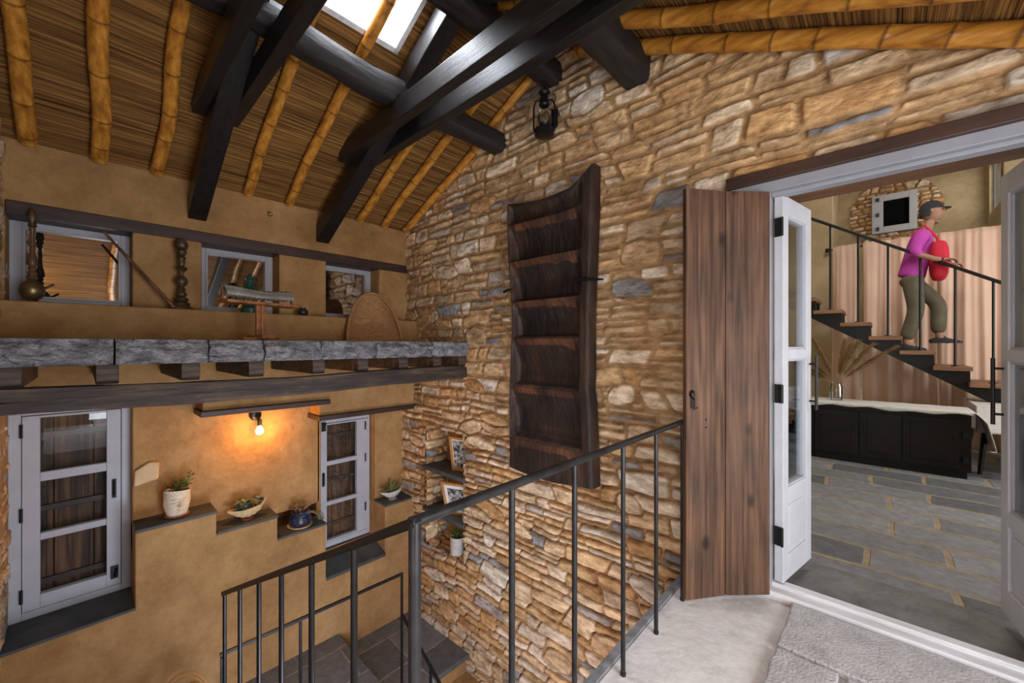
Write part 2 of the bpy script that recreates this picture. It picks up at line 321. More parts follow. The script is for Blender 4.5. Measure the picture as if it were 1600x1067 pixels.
def masonry(U, V, seed, hm=(.06, .135), wm=(.12, .40), nbig=40, thin=.35, area_=None):
    rg = np.random.RandomState(seed); sh = U.shape
    u = U+.05*fbm(U*1.7, V*1.7, seed, 3)+.016*fbm(U*14, V*14, seed+9, 2)
    v = V+.10*fbm(U*.9, V*.9, seed+20, 3)+.035*fbm(U*5, V*5, seed+30, 3)
    up_ = np.clip((V-2.9)/1.2, 0, 1) if V.max() > 5 else np.full(sh, .4)
    zb = [V.min()-.5]
    while zb[-1] < V.max()+.5: zb.append(zb[-1]+rg.uniform(*hm)*(1 if rg.rand() > .16 else 1.5)*(1+.25*min(1, max(0, (zb[-1]-3)/1.5))))
    zb = np.array(zb); ci = np.clip(np.searchsorted(zb, v)-1, 0, len(zb)-2)
    sd = np.full(sh, -.01); sid = np.zeros(sh, dtype=np.int64); tx = np.zeros(sh); tz = np.zeros(sh); nid = 1
    def sdf(lx, lz, hx, hz, r):
        qx = np.abs(lx)-hx+r; qz = np.abs(lz)-hz+r
        return r-(np.sqrt(np.maximum(qx,0)**2+np.maximum(qz,0)**2)+np.minimum(np.maximum(qx,qz),0))
    for i in range(len(zb)-1):
        m = ci == i
        h = zb[i+1]-zb[i]; xb = [U.min()-.6-rg.rand()*.3]; sp = []
        while xb[-1] < U.max()+.6:
            xb.append(xb[-1]+rg.uniform(*wm)*(.75+h/.14*.3)); sp.append(rg.uniform(.35,.65) if (h > .085 and rg.rand() < thin) else 0)
        if not m.any(): continue
        xb = np.array(xb); sp = np.array(sp); kk = rg.uniform(-.55, .55, len(xb))
        uu = u[m]; vv = v[m]; zc = vv-(zb[i]+zb[i+1])/2
        xj = np.clip(np.searchsorted(xb, uu)-1, 0, len(xb)-2)
        # slanted joints
        l = xb[xj]+kk[xj]*zc; r_ = xb[xj+1]+kk[xj+1]*zc
        xj = np.where(uu < l, xj-1, np.where(uu > r_, xj+1, xj)); xj = np.clip(xj, 0, len(xb)-2)
        l = xb[xj]+kk[xj]*zc; r_ = xb[xj+1]+kk[xj+1]*zc
        z0 = np.full(uu.shape, zb[i]); z1 = np.full(uu.shape, zb[i+1]); s_ = sp[xj]; cut = z0+s_*h
        up = (s_ > 0) & (vv > cut); dn = (s_ > 0) & ~up
        z0 = np.where(up, cut, z0); z1 = np.where(dn, cut, z1)
        gg = .004+.0085*up_[m]; hx = (r_-l)/2-gg; hz = (z1-z0)/2-gg; lx = uu-(l+r_)/2; lz = vv-(z0+z1)/2
        sd[m] = sdf(lx, lz, hx, hz, np.minimum(.022, hz*.6)); sid[m] = nid+xj*2+up; nid += len(xb)*2+4
        tx[m] = lx; tz[m] = lz
    for b in range(nbig):
        cu = rg.uniform(U.min(), U.max()); cv = rg.uniform(V.min(), V.max()); hx = rg.uniform(.09, .2); hz = rg.uniform(.05, .095); k = rg.uniform(-.25,.25); k2 = rg.uniform(-.5,.5)
        lx = (u-cu)-k2*(v-cv); lz = (v-cv)-k*lx*.6
        d = sdf(lx, lz, hx-.15*lz, hz-.18*np.abs(lx), .04); q = d > -.014
        sd[q] = d[q]; nid += 1; sid[q] = nid; tx[q] = lx[q]; tz[q] = lz[q]
    N_ = nid+10; out = rg.uniform(.010, .030, N_); tA = rg.uniform(-.09,.09,N_); tB = rg.uniform(-.12,.12,N_)
    ci_ = rg.choice(len(PAL), N_, p=PROB/PROB.sum()); br = rg.uniform(.78, 1.16, N_)
    t = np.clip((sd+.002)/.014, 0, 1); t = t*t*(3-2*t)
    H = (t-1)*.016*(1-up_)+t*(out[sid]*(1.15-.35*up_)+tA[sid]*tx*.6+tB[sid]*tz+.016*fbm(U*22, V*34, seed+50, 4)+.012*fbm(U*6,V*9,seed+60,2))+.004*fbm(U*30, V*30, seed+70, 3)
    cs = PAL[ci_[sid]]*br[sid][..., None]
    st = fbm(U*7, V*16, seed+80, 4)
    cs = cs*(1+1.1*st[..., None]*np.array([.8, 1.0, 1.25]))
    
    mo = (np.array((.26,.13,.055))*(1-up_[..., None])+np.array((.44,.28,.14))*up_[..., None])*(1+.5*fbm(U*9, V*9, seed+90, 3))[..., None]
    return H, np.clip(cs*t[..., None]+mo*(1-t[..., None]), .02, 1)
class NP:      # collects numpy patches into one mesh
    def __init__(s): s.V = []; s.F = []; s.K = []; s.n = 0
    def patch(s, o, du, dv, nrm, w_, h_, res, seed, mask=None, u0=0, v0=0, **kw):
        nu = max(2, int(w_/res)); nv = max(2, int(h_/res)); U, V = np.meshgrid(np.linspace(0, w_, nu+1)+u0, np.linspace(0, h_, nv+1)+v0)
        H, K = masonry(U, V, seed, **kw)
        o = np.array(o); P = o+(U-u0)[..., None]*np.array(du)+(V-v0)[..., None]*np.array(dv)+H[..., None]*np.array(nrm)
        idx = np.arange(P.shape[0]*P.shape[1]).reshape(P.shape[:2])
        F = np.stack([idx[:-1,:-1], idx[:-1,1:], idx[1:,1:], idx[1:,:-1]], -1).reshape(-1, 4)
        if np.dot(np.cross(du, dv), nrm) < 0: F = F[:, ::-1]
        if mask is not None:
            uc = ((U[:-1,:-1]+U[1:,1:])/2-u0).ravel(); vc = ((V[:-1,:-1]+V[1:,1:])/2-v0).ravel(); F = F[mask(uc, vc)]
        s.V.append(P.reshape(-1,3)); s.K.append(K.reshape(-1,3)); s.F.append(F+s.n); s.n += P.shape[0]*P.shape[1]
    def build(s, name, m='stone'):
        V = np.concatenate(s.V); F = np.concatenate(s.F); K = np.concatenate(s.K)
        used = np.zeros(len(V), bool); used[F.ravel()] = True; rm = np.cumsum(used)-1; V = V[used]; K = K[used]; F = rm[F]
        me = bpy.data.meshes.new(name); me.vertices.add(len(V)); me.vertices.foreach_set('co', V.astype(np.float32).ravel())
        me.loops.add(F.size); me.loops.foreach_set('vertex_index', F.astype(np.int32).ravel())
        me.polygons.add(len(F)); me.polygons.foreach_set('loop_start', np.arange(0, F.size, 4, dtype=np.int32)); me.polygons.foreach_set('loop_total', np.full(len(F), 4, np.int32))
        me.polygons.foreach_set('use_smooth', np.ones(len(F), bool)); me.update(calc_edges=True)
        at = me.color_attributes.new('Col', 'FLOAT_COLOR', 'POINT'); at.data.foreach_set('color', np.concatenate([K, np.ones((len(K),1))], 1).astype(np.float32).ravel())
        me.materials.append(MATS[m]); o = bpy.data.objects.new(name, me); C.objects.link(o); return o

# ================================================================ SETTING
RX, RZ, SL = -1.85, 3.66, .47          # ridge and roof slope
def roof(x): return RZ-SL*abs(x-RX)
WY = 2.52
# --- stone gable wall
def wmask(u, v):
    x = u-4.1; z = v-3.0
    ok = z < roof(x)+.05
    ok &= ~((x > -3.615) & (x < -2.96) & (z > -.77) & (z < .485))
    ok &= ~((x > -.50) & (x < .58) & (z > -.0) & (z < 2.25))
    ok &= ~((x > -.8) & (z < -.1))
    return ok
ws = NP()
ws.patch((-4.1, WY, -3.0), (1,0,0), (0,0,1), (0,-1,0), 5.72, 6.7, .0078, 11, wmask, nbig=90)
ws.patch((-3.615, WY-.015, -.80), (0,1,0), (0,0,1), (1,0,0), .30, 1.32, .008, 21, nbig=4, wm=(.14,.3))
ws.patch((-2.96, WY-.015, -.80), (0,1,0), (0,0,1), (-1,0,0), .30, 1.32, .012, 22, nbig=0)
ws.patch((-3.65, WY-.015, -.775), (1,0,0), (0,1,0), (0,0,1), .72, .3, .01, 23, nbig=2, hm=(.1,.16), wm=(.2,.3))
struct(ws.build('wall_back'), 'gable wall of coursed honey and grey rubble stone', 'wall')
b = MB(); b.box(-3.7, -2.9, WY+.27, WY+.33, -.85, .55); b.box(-3.70, -2.9, WY+.012, WY+.32, .495, .55); b.box(-4.7, -3.628, WY+.012, WY+.38, -3, 3.3); b.box(-2.948, -.52, WY+.012, WY+.38, -3, .6); b.box(-3.66, -2.9, WY+.012, WY+.38, -3, -.79); b.box(-3.66, -.52, WY+.012, WY+.38, .52, 2.5); b.box(-.53, 1.7, WY+.14, WY+.38, 2.3, 2.6); b.prism([(-4.7,WY+.012,2.3),(.98,WY+.012,2.3),(.95,WY+.012,roof(.95)+.08),(RX,WY+.012,RZ+.08),(-4.7,WY+.012,roof(-4.7)+.08)], (0,.36,0))  # niche back, plus unseen core boxes added to stop light leaks
struct(b.build('trim_1', 'plaster'), 'plaster niche lining with added light-blocking core behind the stone wall', 'niche')
ws = NP()
ws.patch((-4.2, -.36, -3.0), (1,0,0), (0,0,1), (0,1,0), 3.3, 6.2, .02, 31, lambda u, v: (v-3.0 < roof(u-4.2)+.05) & ~((v>2.9) & (u>3.2)), nbig=20)
struct(ws.build('wall_near'), 'stone wall at the far left edge of the photo', 'wall')
# --- left plaster wall
b = MB(); X0 = -4.6; XF = -3.85; XR = -4.08
Y0 = -.40; Y1 = 2.56
prof = [(Y0,-3),(Y1,-3),(Y1,-.355),(2.165,-.355),(2.165,-.85),(1.555,-.85),(1.555,-.34),(1.143,-.34),(1.143,-.142),(.709,-.142),(.709,.03),(.24,.03),(.24,-.50),(Y0,-.50)]
b.prism([(X0, y, z) for y, z in prof], (XF-X0, 0, 0))
b.box(X0, XR, .24, 1.59, -.2, 1.25); b.box(X0, XR, 2.175, Y1, -.4, 1.25); b.box(X0, XR, 1.555, 1.60, -.9, 1.25)
b.box(X0, -4.13, Y0, .25, .93, 1.25); b.box(X0, -4.13, 1.58, 2.2, .60, 1.25); b.box(X0, XF, Y0, -.345, -.5, 1.25)
b.prism([(X0, y, z) for y, z in ((Y0,1.27),(Y0,.99),(.62,.99),(.62,.84),(1.49,.84),(1.49,.69),(Y1,.69),(Y1,1.27))], (XF-X0, 0, 0))
b.box(X0, -3.78, Y0, Y1, 1.26, 1.62)
b.prism([(X0, y, z) for y, z in ((Y0,1.6),(-.34,1.6),(-.34,2.19),(.235,2.19),(.235,1.6),(.641,1.6),(.641,2.19),(1.201,2.19),(1.201,1.6),(1.616,1.6),(1.616,2.19),(2.177,2.19),(2.177,1.6),(Y1,1.6),(Y1,2.9),(Y0,2.9))], (-4.0-X0, 0, 0))
b.box(X0, -4.35, Y0, Y1, -1, 2.3)
struct(b.build('wall_left', 'plaster', bevel=.012), 'ochre mud-plastered wall with stepped ledges and window recesses', 'wall')
b = MB(); b.box(-4.2, XF+.02, -.35, .243, -.505, -.485); 
struct(b.build('trim_2', 'slate_dark', bevel=.004), 'dark slate sill under the tall grey window at left', 'sill')
b = MB(); b.add([(-4.2,1.60,-.73),(-4.2,2.165,-.73),(XF+.012,2.165,-.838),(XF+.012,1.555,-.838),(-4.2,1.60,-.76),(-4.2,2.165,-.76),(XF+.012,2.165,-.868),(XF+.012,1.555,-.868)], [(0,1,2,3),(4,7,6,5),(0,3,7,4),(1,5,6,2),(2,6,7,3),(0,4,5,1)])
struct(b.build('trim_3', 'slate_dark'), 'sloping slate sill of the narrow grey window', 'sill')
for i, (y0, y1, z, lb) in enumerate(((.242,.712,.05,'top stepped ledge with white face planter'), (.712,1.146,-.122,'middle stepped ledge under the yellowish shell planter'), (1.146,1.558,-.32,'lowest stepped ledge under the blue glazed pot'), (2.163,2.53,-.335,'ledge right of the narrow window, under white shell planter'))):
    b = MB(); b.box(XR-.01, XF+.012, y0, y1, z-.022, z)
    struct(b.build('trim_%d' % (i+4), 'slate_dark', bevel=.005), 'dark slate capping on the '+lb, 'ledge')
b = MB(); b.box(-4.3, -3.985, -.34, 2.515, 2.175, 2.262); struct(b.build('trim_8', 'dark_lintel', bevel=.006), 'long dark lintel above the three small upper windows', 'lintel')
b = MB(); b.box(-4.1, -3.80, .60, 1.577, .80, .842); struct(b.build('trim_9', 'dark_lintel', bevel=.004), 'thin dark timber lintel above the lit wall bulb', 'lintel')
b = MB(); b.box(-4.2, -3.80, 1.47, 2.50, .652, .695); struct(b.build('trim_10', 'dark_lintel', bevel=.004), 'thin dark timber lintel above the narrow grey window', 'lintel')
# embedded pale stone
b = MB(); b.prism([(XR+.001,.245,.30),(XR+.001,.385,.33),(XR+.001,.39,.46),(XR+.001,.33,.47),(XR+.001,.25,.42)], (.028,0,0))
o = b.build('wall_stone', 'ceramic_yellow', bevel=.012); tag(o, 'pale yellowish stone set into the plaster left of the face planter', 'stone')
# --- windows
def ring(b, x0, x1, y0, y1, z0, z1, wl, wr=None, wb=None, wt=None):
    wr = wl if wr is None else wr; wb = wl if wb is None else wb; wt = wl if wt is None else wt
    b.box(x0, x1, y0, y0+wl, z0, z1); b.box(x0, x1, y1-wr, y1, z0, z1); b.box(x0, x1, y0+wl, y1-wr, z0, z0+wb); b.box(x0, x1, y0+wl, y1-wr, z1-wt, z1)
def tall_window(n, label, y0, y1, z0, z1, cy0, cy1, py0, py1, panes, hy, hz, hdy, hdz, latch):
    t = thing('window_%d' % n, label, 'window', (-4.22, (y0+y1)/2, z0), kind='structure')
    b = MB(); ring(b, -4.26, -4.19, y0, y1, z0, z1, cy0-y0, y1-cy1, .05, .05); b.build('window_frame', 'grey_paint', t, bevel=.004)
    b = MB(); cz0 = z0+.056; cz1 = z1-.054
    ring(b, -4.24, -4.182, cy0+.003, cy1-.003, cz0, cz1, py0-cy0-.003, cy1-py1-.003, panes[0][0]-cz0, cz1-panes[-1][1])
    for i in range(len(panes)-1): b.box(-4.232, -4.185, py0, py1, panes[i][1], panes[i+1][0])
    c = b.build('casement', 'grey_paint', t, bevel=.003)
    for p in panes:
        b = MB(); b.box(-4.214, -4.209, py0-.005, py1+.005, p[0]-.005, p[1]+.005); b.build('glass_pane', 'glass', t)
    for z in hz:
        b = MB(); b.box(-4.184, -4.174, hy-.008, hy+.008, z-.045, z+.045); b.tube([(-4.174,hy,z-.045),(-4.174,hy,z+.045)], .006, 8); b.build('hinge', 'iron', t)
    b = MB(); b.box(-4.183, -4.177, hdy-.012, hdy+.012, hdz-.07, hdz+.07); b.tube([(-4.178,hdy,hdz-.06),(-4.155,hdy,hdz-.045),(-4.155,hdy,hdz+.045),(-4.178,hdy,hdz+.06)], .006, 8); b.build('handle', 'iron', t)
    b = MB(); ly, lz = latch; b.box(-4.183, -4.165, ly-.02, ly+.02, lz-.045, lz+.045); b.tube([(-4.16,ly,lz-.03),(-4.15,ly+.012,lz+.03)], .008, 8); b.build('latch', 'iron', t)
    # the wooden shutter closed behind the panes
    s = thing('window_shutter', None, None, (-4.29, (y0+y1)/2, z0)); s.parent = t; s.location = (-.07, 0, 0)
    nb = 3; wd = (y1-y0)/nb
    b = MB()
    for k in range(nb): b.box(-4.31, -4.285, y0+k*wd+.002, y0+(k+1)*wd-.002, z0, z1)
    b.build('board', 'board_wood', s, bevel=.003)
    b = MB()
    for zz in np.linspace(z0+.2, z1-.2, 3): b.box(-4.285, -4.268, y0, y1, zz-.022, zz+.018)
    b.build('batten', 'dark_lintel', s, bevel=.003)
    return t
tall_window(1, 'tall grey window with three panes over dark boards, far left below the beam', -.345, .24, -.485, .93, -.289, .187, -.2075, .109,
            [(-.338,.029),(.075,.427),(.488,.86)], -.289, (-.32,.22,.78), .148, .29, (.15,-.33))
tall_window(2, 'narrow grey three-pane window right of the stepped ledges', 1.60, 2.165, -.73, .60, 1.625, 2.15, 1.696, 2.019,
            [(-.657,-.30),(-.26,.112),(.155,.531)], 2.11, (-.42,.12,.47), 1.66, -.02, (1.66,.52))
for n, (y0, y1, lb) in enumerate(((-.34,.235,'small upper window behind the hookah, leftmost of the three'), (.641,1.201,'small upper window behind the green lantern'), (1.616,2.177,'small upper window behind the woven scoop basket'))):
    t = thing('window_%d' % (n+3), lb, 'window', (-4.2, (y0+y1)/2, 1.62), kind='structure')
    b = MB(); ring(b, -4.26, -4.19, y0, y1, 1.62, 2.19, .055, .05, .05, .05); b.build('window_frame', 'grey_paint', t, bevel=.004)
    b = MB(); ring(b, -4.25, -4.185, y0+.055, y1-.05, 1.67, 2.14, .014); b.build('bead', 'grey_paint', t, bevel=.002)
    b = MB(); b.box(-4.22, -4.214, y0+.05, y1-.045, 1.665, 2.145); b.build('glass_pane', 'mirror_glass', t)
    b = MB(); b.box(-4.34, -4.33, y0, y1, 1.62, 2.19); b.build('backing', 'dark_void', t)

# --- slate mezzanine ledge, joists and beam
XE = -2.9
led = thing('slate_ledge', 'thick rough grey slate ledge running above the timber beam', 'ledge', (-3.35, 1.1, 1.25))
ys = [-.36, .105, .50, .79, 1.15, 1.56, 2.10, 2.53]
for i in range(len(ys)-1):
    a, c_ = ys[i]+.004, ys[i+1]-.004; L_ = c_-a; nn = int(L_/.012); sd = 40+i
    def f(p, q, a=a, L_=L_, sd=sd):
        y = a+p*L_; ed = min(p, 1-p)*L_
        # profile: q goes back-top -> front-top -> front-bottom -> back-bottom
        g = float(fbm(np.array(y*9.), np.array(q*7.), sd, 4)); e = max(0, 1-ed/.02)*.012
        if q < .25: return (-3.7+(XE-.02+.7*0+3.7)*q/.25, y, 1.385+.004*g)
        if q < .75:
            t = (q-.25)/.5; return (XE-.018+.075*g*1.1+.014*math.sin(PI*t)-e, y, 1.383-.133*t)
        return (XE-.02-(XE-.02+3.7)*(q-.75)/.25, y, 1.25)
    b = MB(); b.grid(f, nn, 48); 
    b.f.append(tuple(range(0, 49*(nn+1), nn+1))); b.f.append(tuple(range(nn, 49*(nn+1), nn+1))[::-1])
    b.build('slate_slab', 'slate_ledge', led, smooth=True)
jl = ['at the far left, cut by the photo edge', 'second from the left, above the tall window', 'third from the left', 'fourth from the left, above the lit bulb', 'fifth from the left, under the book stand', 'sixth from the left', 'seventh from the left, under the woven scoop', 'eighth from the left', 'ninth, against the stone wall']
for i, y in enumerate((-.24, .082, .42, .75, 1.135, 1.463, 1.816, 2.16, 2.45)):
    b = MB(); b.prism([(-3.86,y-.045,1.15),(-2.945,y-.045,1.15),(-2.925,y-.045,1.17),(-2.93,y-.045,1.25),(-3.86,y-.045,1.25)], (0,.085,0))
    tag(b.build('floor_joist', 'beam_wood', bevel=.004), 'dark joist end under the slate ledge, '+jl[i], 'joist', 'joists under the slate ledge')
b = MB()
def f(p, q):
    y = -.36+2.86*p; a = 2*PI*q; ca, sa = math.cos(a), math.sin(a); k = 1/max(abs(ca), abs(sa))**.82
    g = float(fbm(np.array(y*3.), np.array(q*4.), 5, 3)); e = .8 if p > .985 else 1
    return (-2.965+.055*ca*k*e+.010*g, y, 1.085+.064*sa*k*e+.018*g-.012*math.sin(y*2.2))
b.grid(f, 90, 24); b.f.append(tuple(24*0+i*91 for i in range(25))); b.f.append(tuple(90+i*91 for i in range(25)))
tag(b.build('timber_beam', 'beam_wood', smooth=True), 'heavy rough-hewn dark beam carrying the joists below the slate ledge', 'beam')

# --- roof: two reed panels, skylight hole in the left one
def roofpanel(b, x0, x1, y0, y1, th=.10):
    b.add([(x0,y0,roof(x0)),(x1,y0,roof(x1)),(x1,y1,roof(x1)),(x0,y1,roof(x0)),(x0,y0,roof(x0)+th),(x1,y0,roof(x1)+th),(x1,y1,roof(x1)+th),(x0,y1,roof(x0)+th)],
          [(0,3,2,1),(4,5,6,7),(0,1,5,4),(1,2,6,5),(2,3,7,6),(3,0,4,7)])
SX0, SX1, SY0, SY1 = -2.47, -1.93, .70, 1.48
b = MB(); roofpanel(b, -4.7, SX0, -1.9, 2.9); roofpanel(b, SX1, RX, -1.9, 2.9); roofpanel(b, SX0, SX1, -1.9, SY0); roofpanel(b, SX0, SX1, SY1, 2.9)
struct(b.build('ceiling', 'reed'), 'left slope of the reed-lined roof with the roof light', 'ceiling')
b = MB(); roofpanel(b, RX, 1.9, -1.9, 2.9); struct(b.build('ceiling', 'reed'), 'right slope of the reed-lined roof above the doorway', 'ceiling')
t = thing('window_6', 'bright roof light between the dark rafters', 'skylight', ((SX0+SX1)/2, 1.09, roof(SX0)), kind='structure')
b = MB(); e = .03
for (x0, x1, y0, y1) in ((SX0, SX0+e, SY0, SY1), (SX1-e, SX1, SY0, SY1), (SX0, SX1, SY0, SY0+e), (SX0, SX1, SY1-e, SY1)): 
    b.add([(x0,y0,roof(x0)-.0),(x1,y0,roof(x1)),(x1,y1,roof(x1)),(x0,y1,roof(x0)),(x0,y0,roof(x0)+.2),(x1,y0,roof(x1)+.2),(x1,y1,roof(x1)+.2),(x0,y1,roof(x0)+.2)], [(0,3,2,1),(4,5,6,7),(0,1,5,4),(1,2,6,5),(2,3,7,6),(3,0,4,7)])
b.build('lining', 'worn_white', t)
b = MB(); b.add([(SX0,SY0,roof(SX0)+.17),(SX1,SY0,roof(SX1)+.17),(SX1,SY1,roof(SX1)+.17),(SX0,SY1,roof(SX0)+.17),(SX0,SY0,roof(SX0)+.18),(SX1,SY0,roof(SX1)+.18),(SX1,SY1,roof(SX1)+.18),(SX0,SY1,roof(SX0)+.18)], [(0,3,2,1),(4,5,6,7),(0,1,5,4),(1,2,6,5),(2,3,7,6),(3,0,4,7)])
b.build('glass_pane', 'sky_glass', t)
# bamboo
def bamboo(p0, p1, r, seed, name, label, group):
    rg = random.Random(seed); p0 = Vector(p0); p1 = Vector(p1); L_ = (p1-p0).length; d = (p1-p0)/L_; sd = d.cross(Vector((0,0,1))).normalized()
    node = []; x = rg.uniform(.03, .2)
    while x < L_: node.append(x); x += rg.uniform(.20, .34)
    ts = sorted(set([0, L_]+[i*L_/60 for i in range(61)]+[k+e for k in node for e in (-.03,-.012,-.005,0,.005,.012,.03) if 0 < k+e < L_]))
    pts = []; rr = []; cc = []; off = 0; ph = rg.uniform(0, 6); amp = rg.uniform(.006, .018)
    for tt in ts:
        w_ = amp*math.sin(tt*3.1+ph)+amp*.5*math.sin(tt*7+ph*2)
        nd = min((abs(tt-k) for k in node), default=1)
        rad = r*(1-.08*tt/L_)*(1+.10*max(0, 1-nd/.02)-.06*(1 if nd < .002 else 0))
        g = .30 if nd < .004 else (.62 if nd < .009 else 1.0)
        pts.append(p0+d*tt+sd*w_); rr.append(rad); cc.append((g,)*3 if nd < .0095 else (1,1,.999))
    b = MB(); b.tube(pts, rr, 18, cc); return tag(b.build(name, 'bamboo', smooth=True, fix=False), label, 'bamboo pole', group)
lab = ['leftmost bamboo rafter under the roof, beside the stone edge', 'second bamboo rafter from the left, above the leftmost small window', 'third bamboo rafter from the left, just left of the first dark rafter', 'fourth bamboo rafter from the left, just right of the first dark rafter', 'fifth bamboo rafter from the left, crossing the roof light', 'sixth bamboo rafter from the left, just right of the second dark rafter', 'seventh bamboo rafter from the left, next to last', 'last bamboo rafter of the left slope, along the stone gable']
for i, y in enumerate((-.244,.065,.363,.932,1.254,1.917,2.19,2.47)):
    xs = -3.93; r = (.043,.045,.040,.038,.038,.038,.038,.038)[i]
    bamboo((xs, y, roof(xs)-r-.004), (RX-.03, y+random.uniform(-.03,.03), roof(RX)-r-.01), r, 100+i, 'bamboo_rafter', lab[i], 'bamboo rafters of the left slope')
for i, y in enumerate((-1.2, -.85, -.5)): pass
lab = ['bamboo pole along the top of the stone wall above the doorway', 'second bamboo pole of the right slope, at the top edge of the photo', 'third bamboo pole of the right slope, mostly above the frame', 'fourth bamboo pole of the right slope, nearer the viewer']
for i, y in enumerate((2.44, 2.15, 1.85, .3)):
    bamboo((RX+.04+(.18 if i==0 else 0), y, roof(RX+.04+(.18 if i==0 else 0))-.055), (1.55, y+.01, roof(1.55)-.055), .047, 200+i, 'bamboo_rafter', lab[i], 'bamboo rafters of the right slope')
# trusses
trn = ['nearer (left)', 'farther (right)']
for i, y in enumerate((.61, 1.58)):
    for sgn, nm in ((-1, 'left'), (1, 'right')):
        xe = -4.05 if sgn < 0 else 1.5
        z = lambda x: roof(x)-.125-.09*abs(x-RX)/2.2
        b = MB(); b.beam((xe, y, z(xe)), (RX+sgn*.0, y, z(RX)), .12, .15)
        tag(b.build('roof_rafter', 'black_timber', bevel=.006), 'black squared rafter, %s leg of the %s truss' % (nm, trn[i]), 'rafter', 'black truss rafters')
    for k, yy in enumerate((y-.095, y+.095)):
        b = MB(); b.box(-3.34, -.36, yy-.035, yy+.035, 2.89, 3.035)
        tag(b.build('collar_beam', 'black_timber', bevel=.005), 'black collar board on the %s side of the %s truss' % (('left','right')[k], trn[i]), 'beam', 'paired black collar boards')
def log(name, label, pts, r, seed, sq=.6):
    b = MB(); n = 60; pts = [Vector(p) for p in pts]
    def f(q, p):
        t = p*(len(pts)-1); i = min(int(t), len(pts)-2); c = pts[i].lerp(pts[i+1], t-i); a = 2*PI*q; ca, sa = math.cos(a), math.sin(a)
        k = 1/max(abs(ca), abs(sa))**sq; g = 1+.22*float(fbm(np.array(c.y*2.6+q*0), np.array(math.cos(a)*1.5+9), seed, 3))+.12*float(fbm(np.array(c.y*8), np.array(math.sin(a)*3+4), seed, 2))
        return (c.x+r*ca*k*g, c.y, c.z+r*sa*k*g)
    b.grid(f, 20, n, closeu=True); b.f.append(tuple(range(20))); b.f.append(tuple(n*20+i for i in range(20)))
    return tag(b.build(name, 'black_timber_y', smooth=True), label, 'purlin')
log('roof_purlin', 'rough dark log purlin resting on the collar boards, left slope', [(-2.53,-1.8,3.14),(-2.50,-.3,3.12),(-2.47,.6,3.15),(-2.52,1.3,3.12),(-2.50,2.54,3.14)], .085, 3)
log('roof_purlin', 'thick dark log purlin ending against the stone wall right of the lantern', [(-1.22,-1.8,3.20),(-1.17,.9,3.18),(-1.22,1.7,3.2),(-1.21,2.54,3.18)], .105, 4)
log('ridge_beam', 'dark ridge beam ending on the stone wall above the lantern', [(RX-.04,-1.8,3.46),(RX-.04,1.2,3.45),(RX-.05,2.54,3.47)], .085, 6, .9)

# --- upper landing, steps and lower landing
b = MB(); b.box(-.84, 1.62, -1.8, 2.60, -.2, 0); struct(b.build('floor', 'concrete', bevel=.01), 'pale rough concrete landing in front of the doorway', 'floor')
b = MB(); b.grid(lambda p, q: (-.872+.034*q+.006*float(fbm(np.array(p*20.), np.array(q), 8, 3)), .515+1.985*p, .012+.006*float(fbm(np.array(p*30.), np.array(q*2), 9, 3))), 120, 3)
b.box(-.868, -.838, .515, 2.5, -.21, .010)
struct(b.build('trim_11', 'edge_slate'), 'thin grey slate kerb along the open edge of the landing', 'kerb')
sl = [((-.345,2.085),(1.5,2.475),'large pale granite slab beside the door threshold'), ((-.345,1.55),(-.13,2.065),'small slate piece at the corner of the granite slab'), ((-.105,1.72),(.45,2.06),'pale flagstone in front of the granite slab'), ((-.345,.9),(.4,1.53),'flagstone nearest the viewer on the landing'), ((.47,.9),(1.5,2.06),'large flagstone at the right of the landing')]
for i, ((x0, y0), (x1, y1), lb) in enumerate(sl):
    b = MB(); nx = int((x1-x0)/.05)+2; rg = random.Random(i); P = []
    for t_ in range(nx): P.append((x0+(x1-x0)*t_/(nx-1), y0+rg.uniform(-.004,.006), .0))
    for t_ in range(9): P.append((x1, y0+(y1-y0)*(t_+1)/10, 0))
    for t_ in range(nx): P.append((x1-(x1-x0)*t_/(nx-1), y1+rg.uniform(-.004,.006), 0))
    for t_ in range(9): P.append((x0+rg.uniform(-.005,.006), y1-(y1-y0)*(t_+1)/10, 0))
    b.prism(P, (0,0,.034)); tag(b.build('flagstone', 'flagstone', bevel=.007), lb, 'flagstone', 'raised flagstones on the landing')
b = MB(); n = 8
for k in range(1, n): b.box(-.84-.257*k, -.84-.257*(k-1), -.36, .50, -3, -.179*k)
struct(b.build('stairs_1', 'landing_slate', bevel=.006), 'slate flight going down from the landing along the near wall', 'stairs')
b = MB(); b.box(XF-.02, -2.62, -.36, 1.65, -3, -1.435); b.box(XF-.02, -2.93, 1.65, 2.55, -3, -1.64)
struct(b.build('trim_12', 'plaster'), 'plastered body of the lower corner landing', 'landing')
b = MB(); b.box(XF-.02, -2.60, -.36, 1.67, -1.47, -1.43); b.box(XF-.02, -2.90, 1.67, 2.55, -1.645, -1.60)
struct(b.build('floor_lower', 'landing_slate', bevel=.008), 'dark slate paving of the lower corner landing', 'floor')
b = MB()
for k in range(1, 7): b.box(-2.93+.26*(k-1), -2.93+.26*k+.02, 1.70, 2.55, -3, -1.6-.18*k)
struct(b.build('stairs_2', 'plaster', bevel=.006), 'lower flight of steps going down along the stone wall', 'stairs')
b = MB(); b.box(-4.2, 1.6, -.4, 2.6, -3.1, -3.0); struct(b.build('floor_basement', 'slate_dark'), 'bottom of the stairwell', 'floor')
b = MB(); b.box(-.84, -.80, -.4, 2.6, -3, -.15)
b.box(1.60, 1.72, -1.9, .1, -.2, 2.3); b.box(1.60, 1.72, 1.8, 2.6, -.2, 2.3); b.box(1.60, 1.72, .1, 1.8, 2.1, 2.3)  # opening assumed, for daylight from the right
struct(b.build('wall_right', 'plaster'), 'plastered wall at the right of the landing, behind the viewer', 'wall')
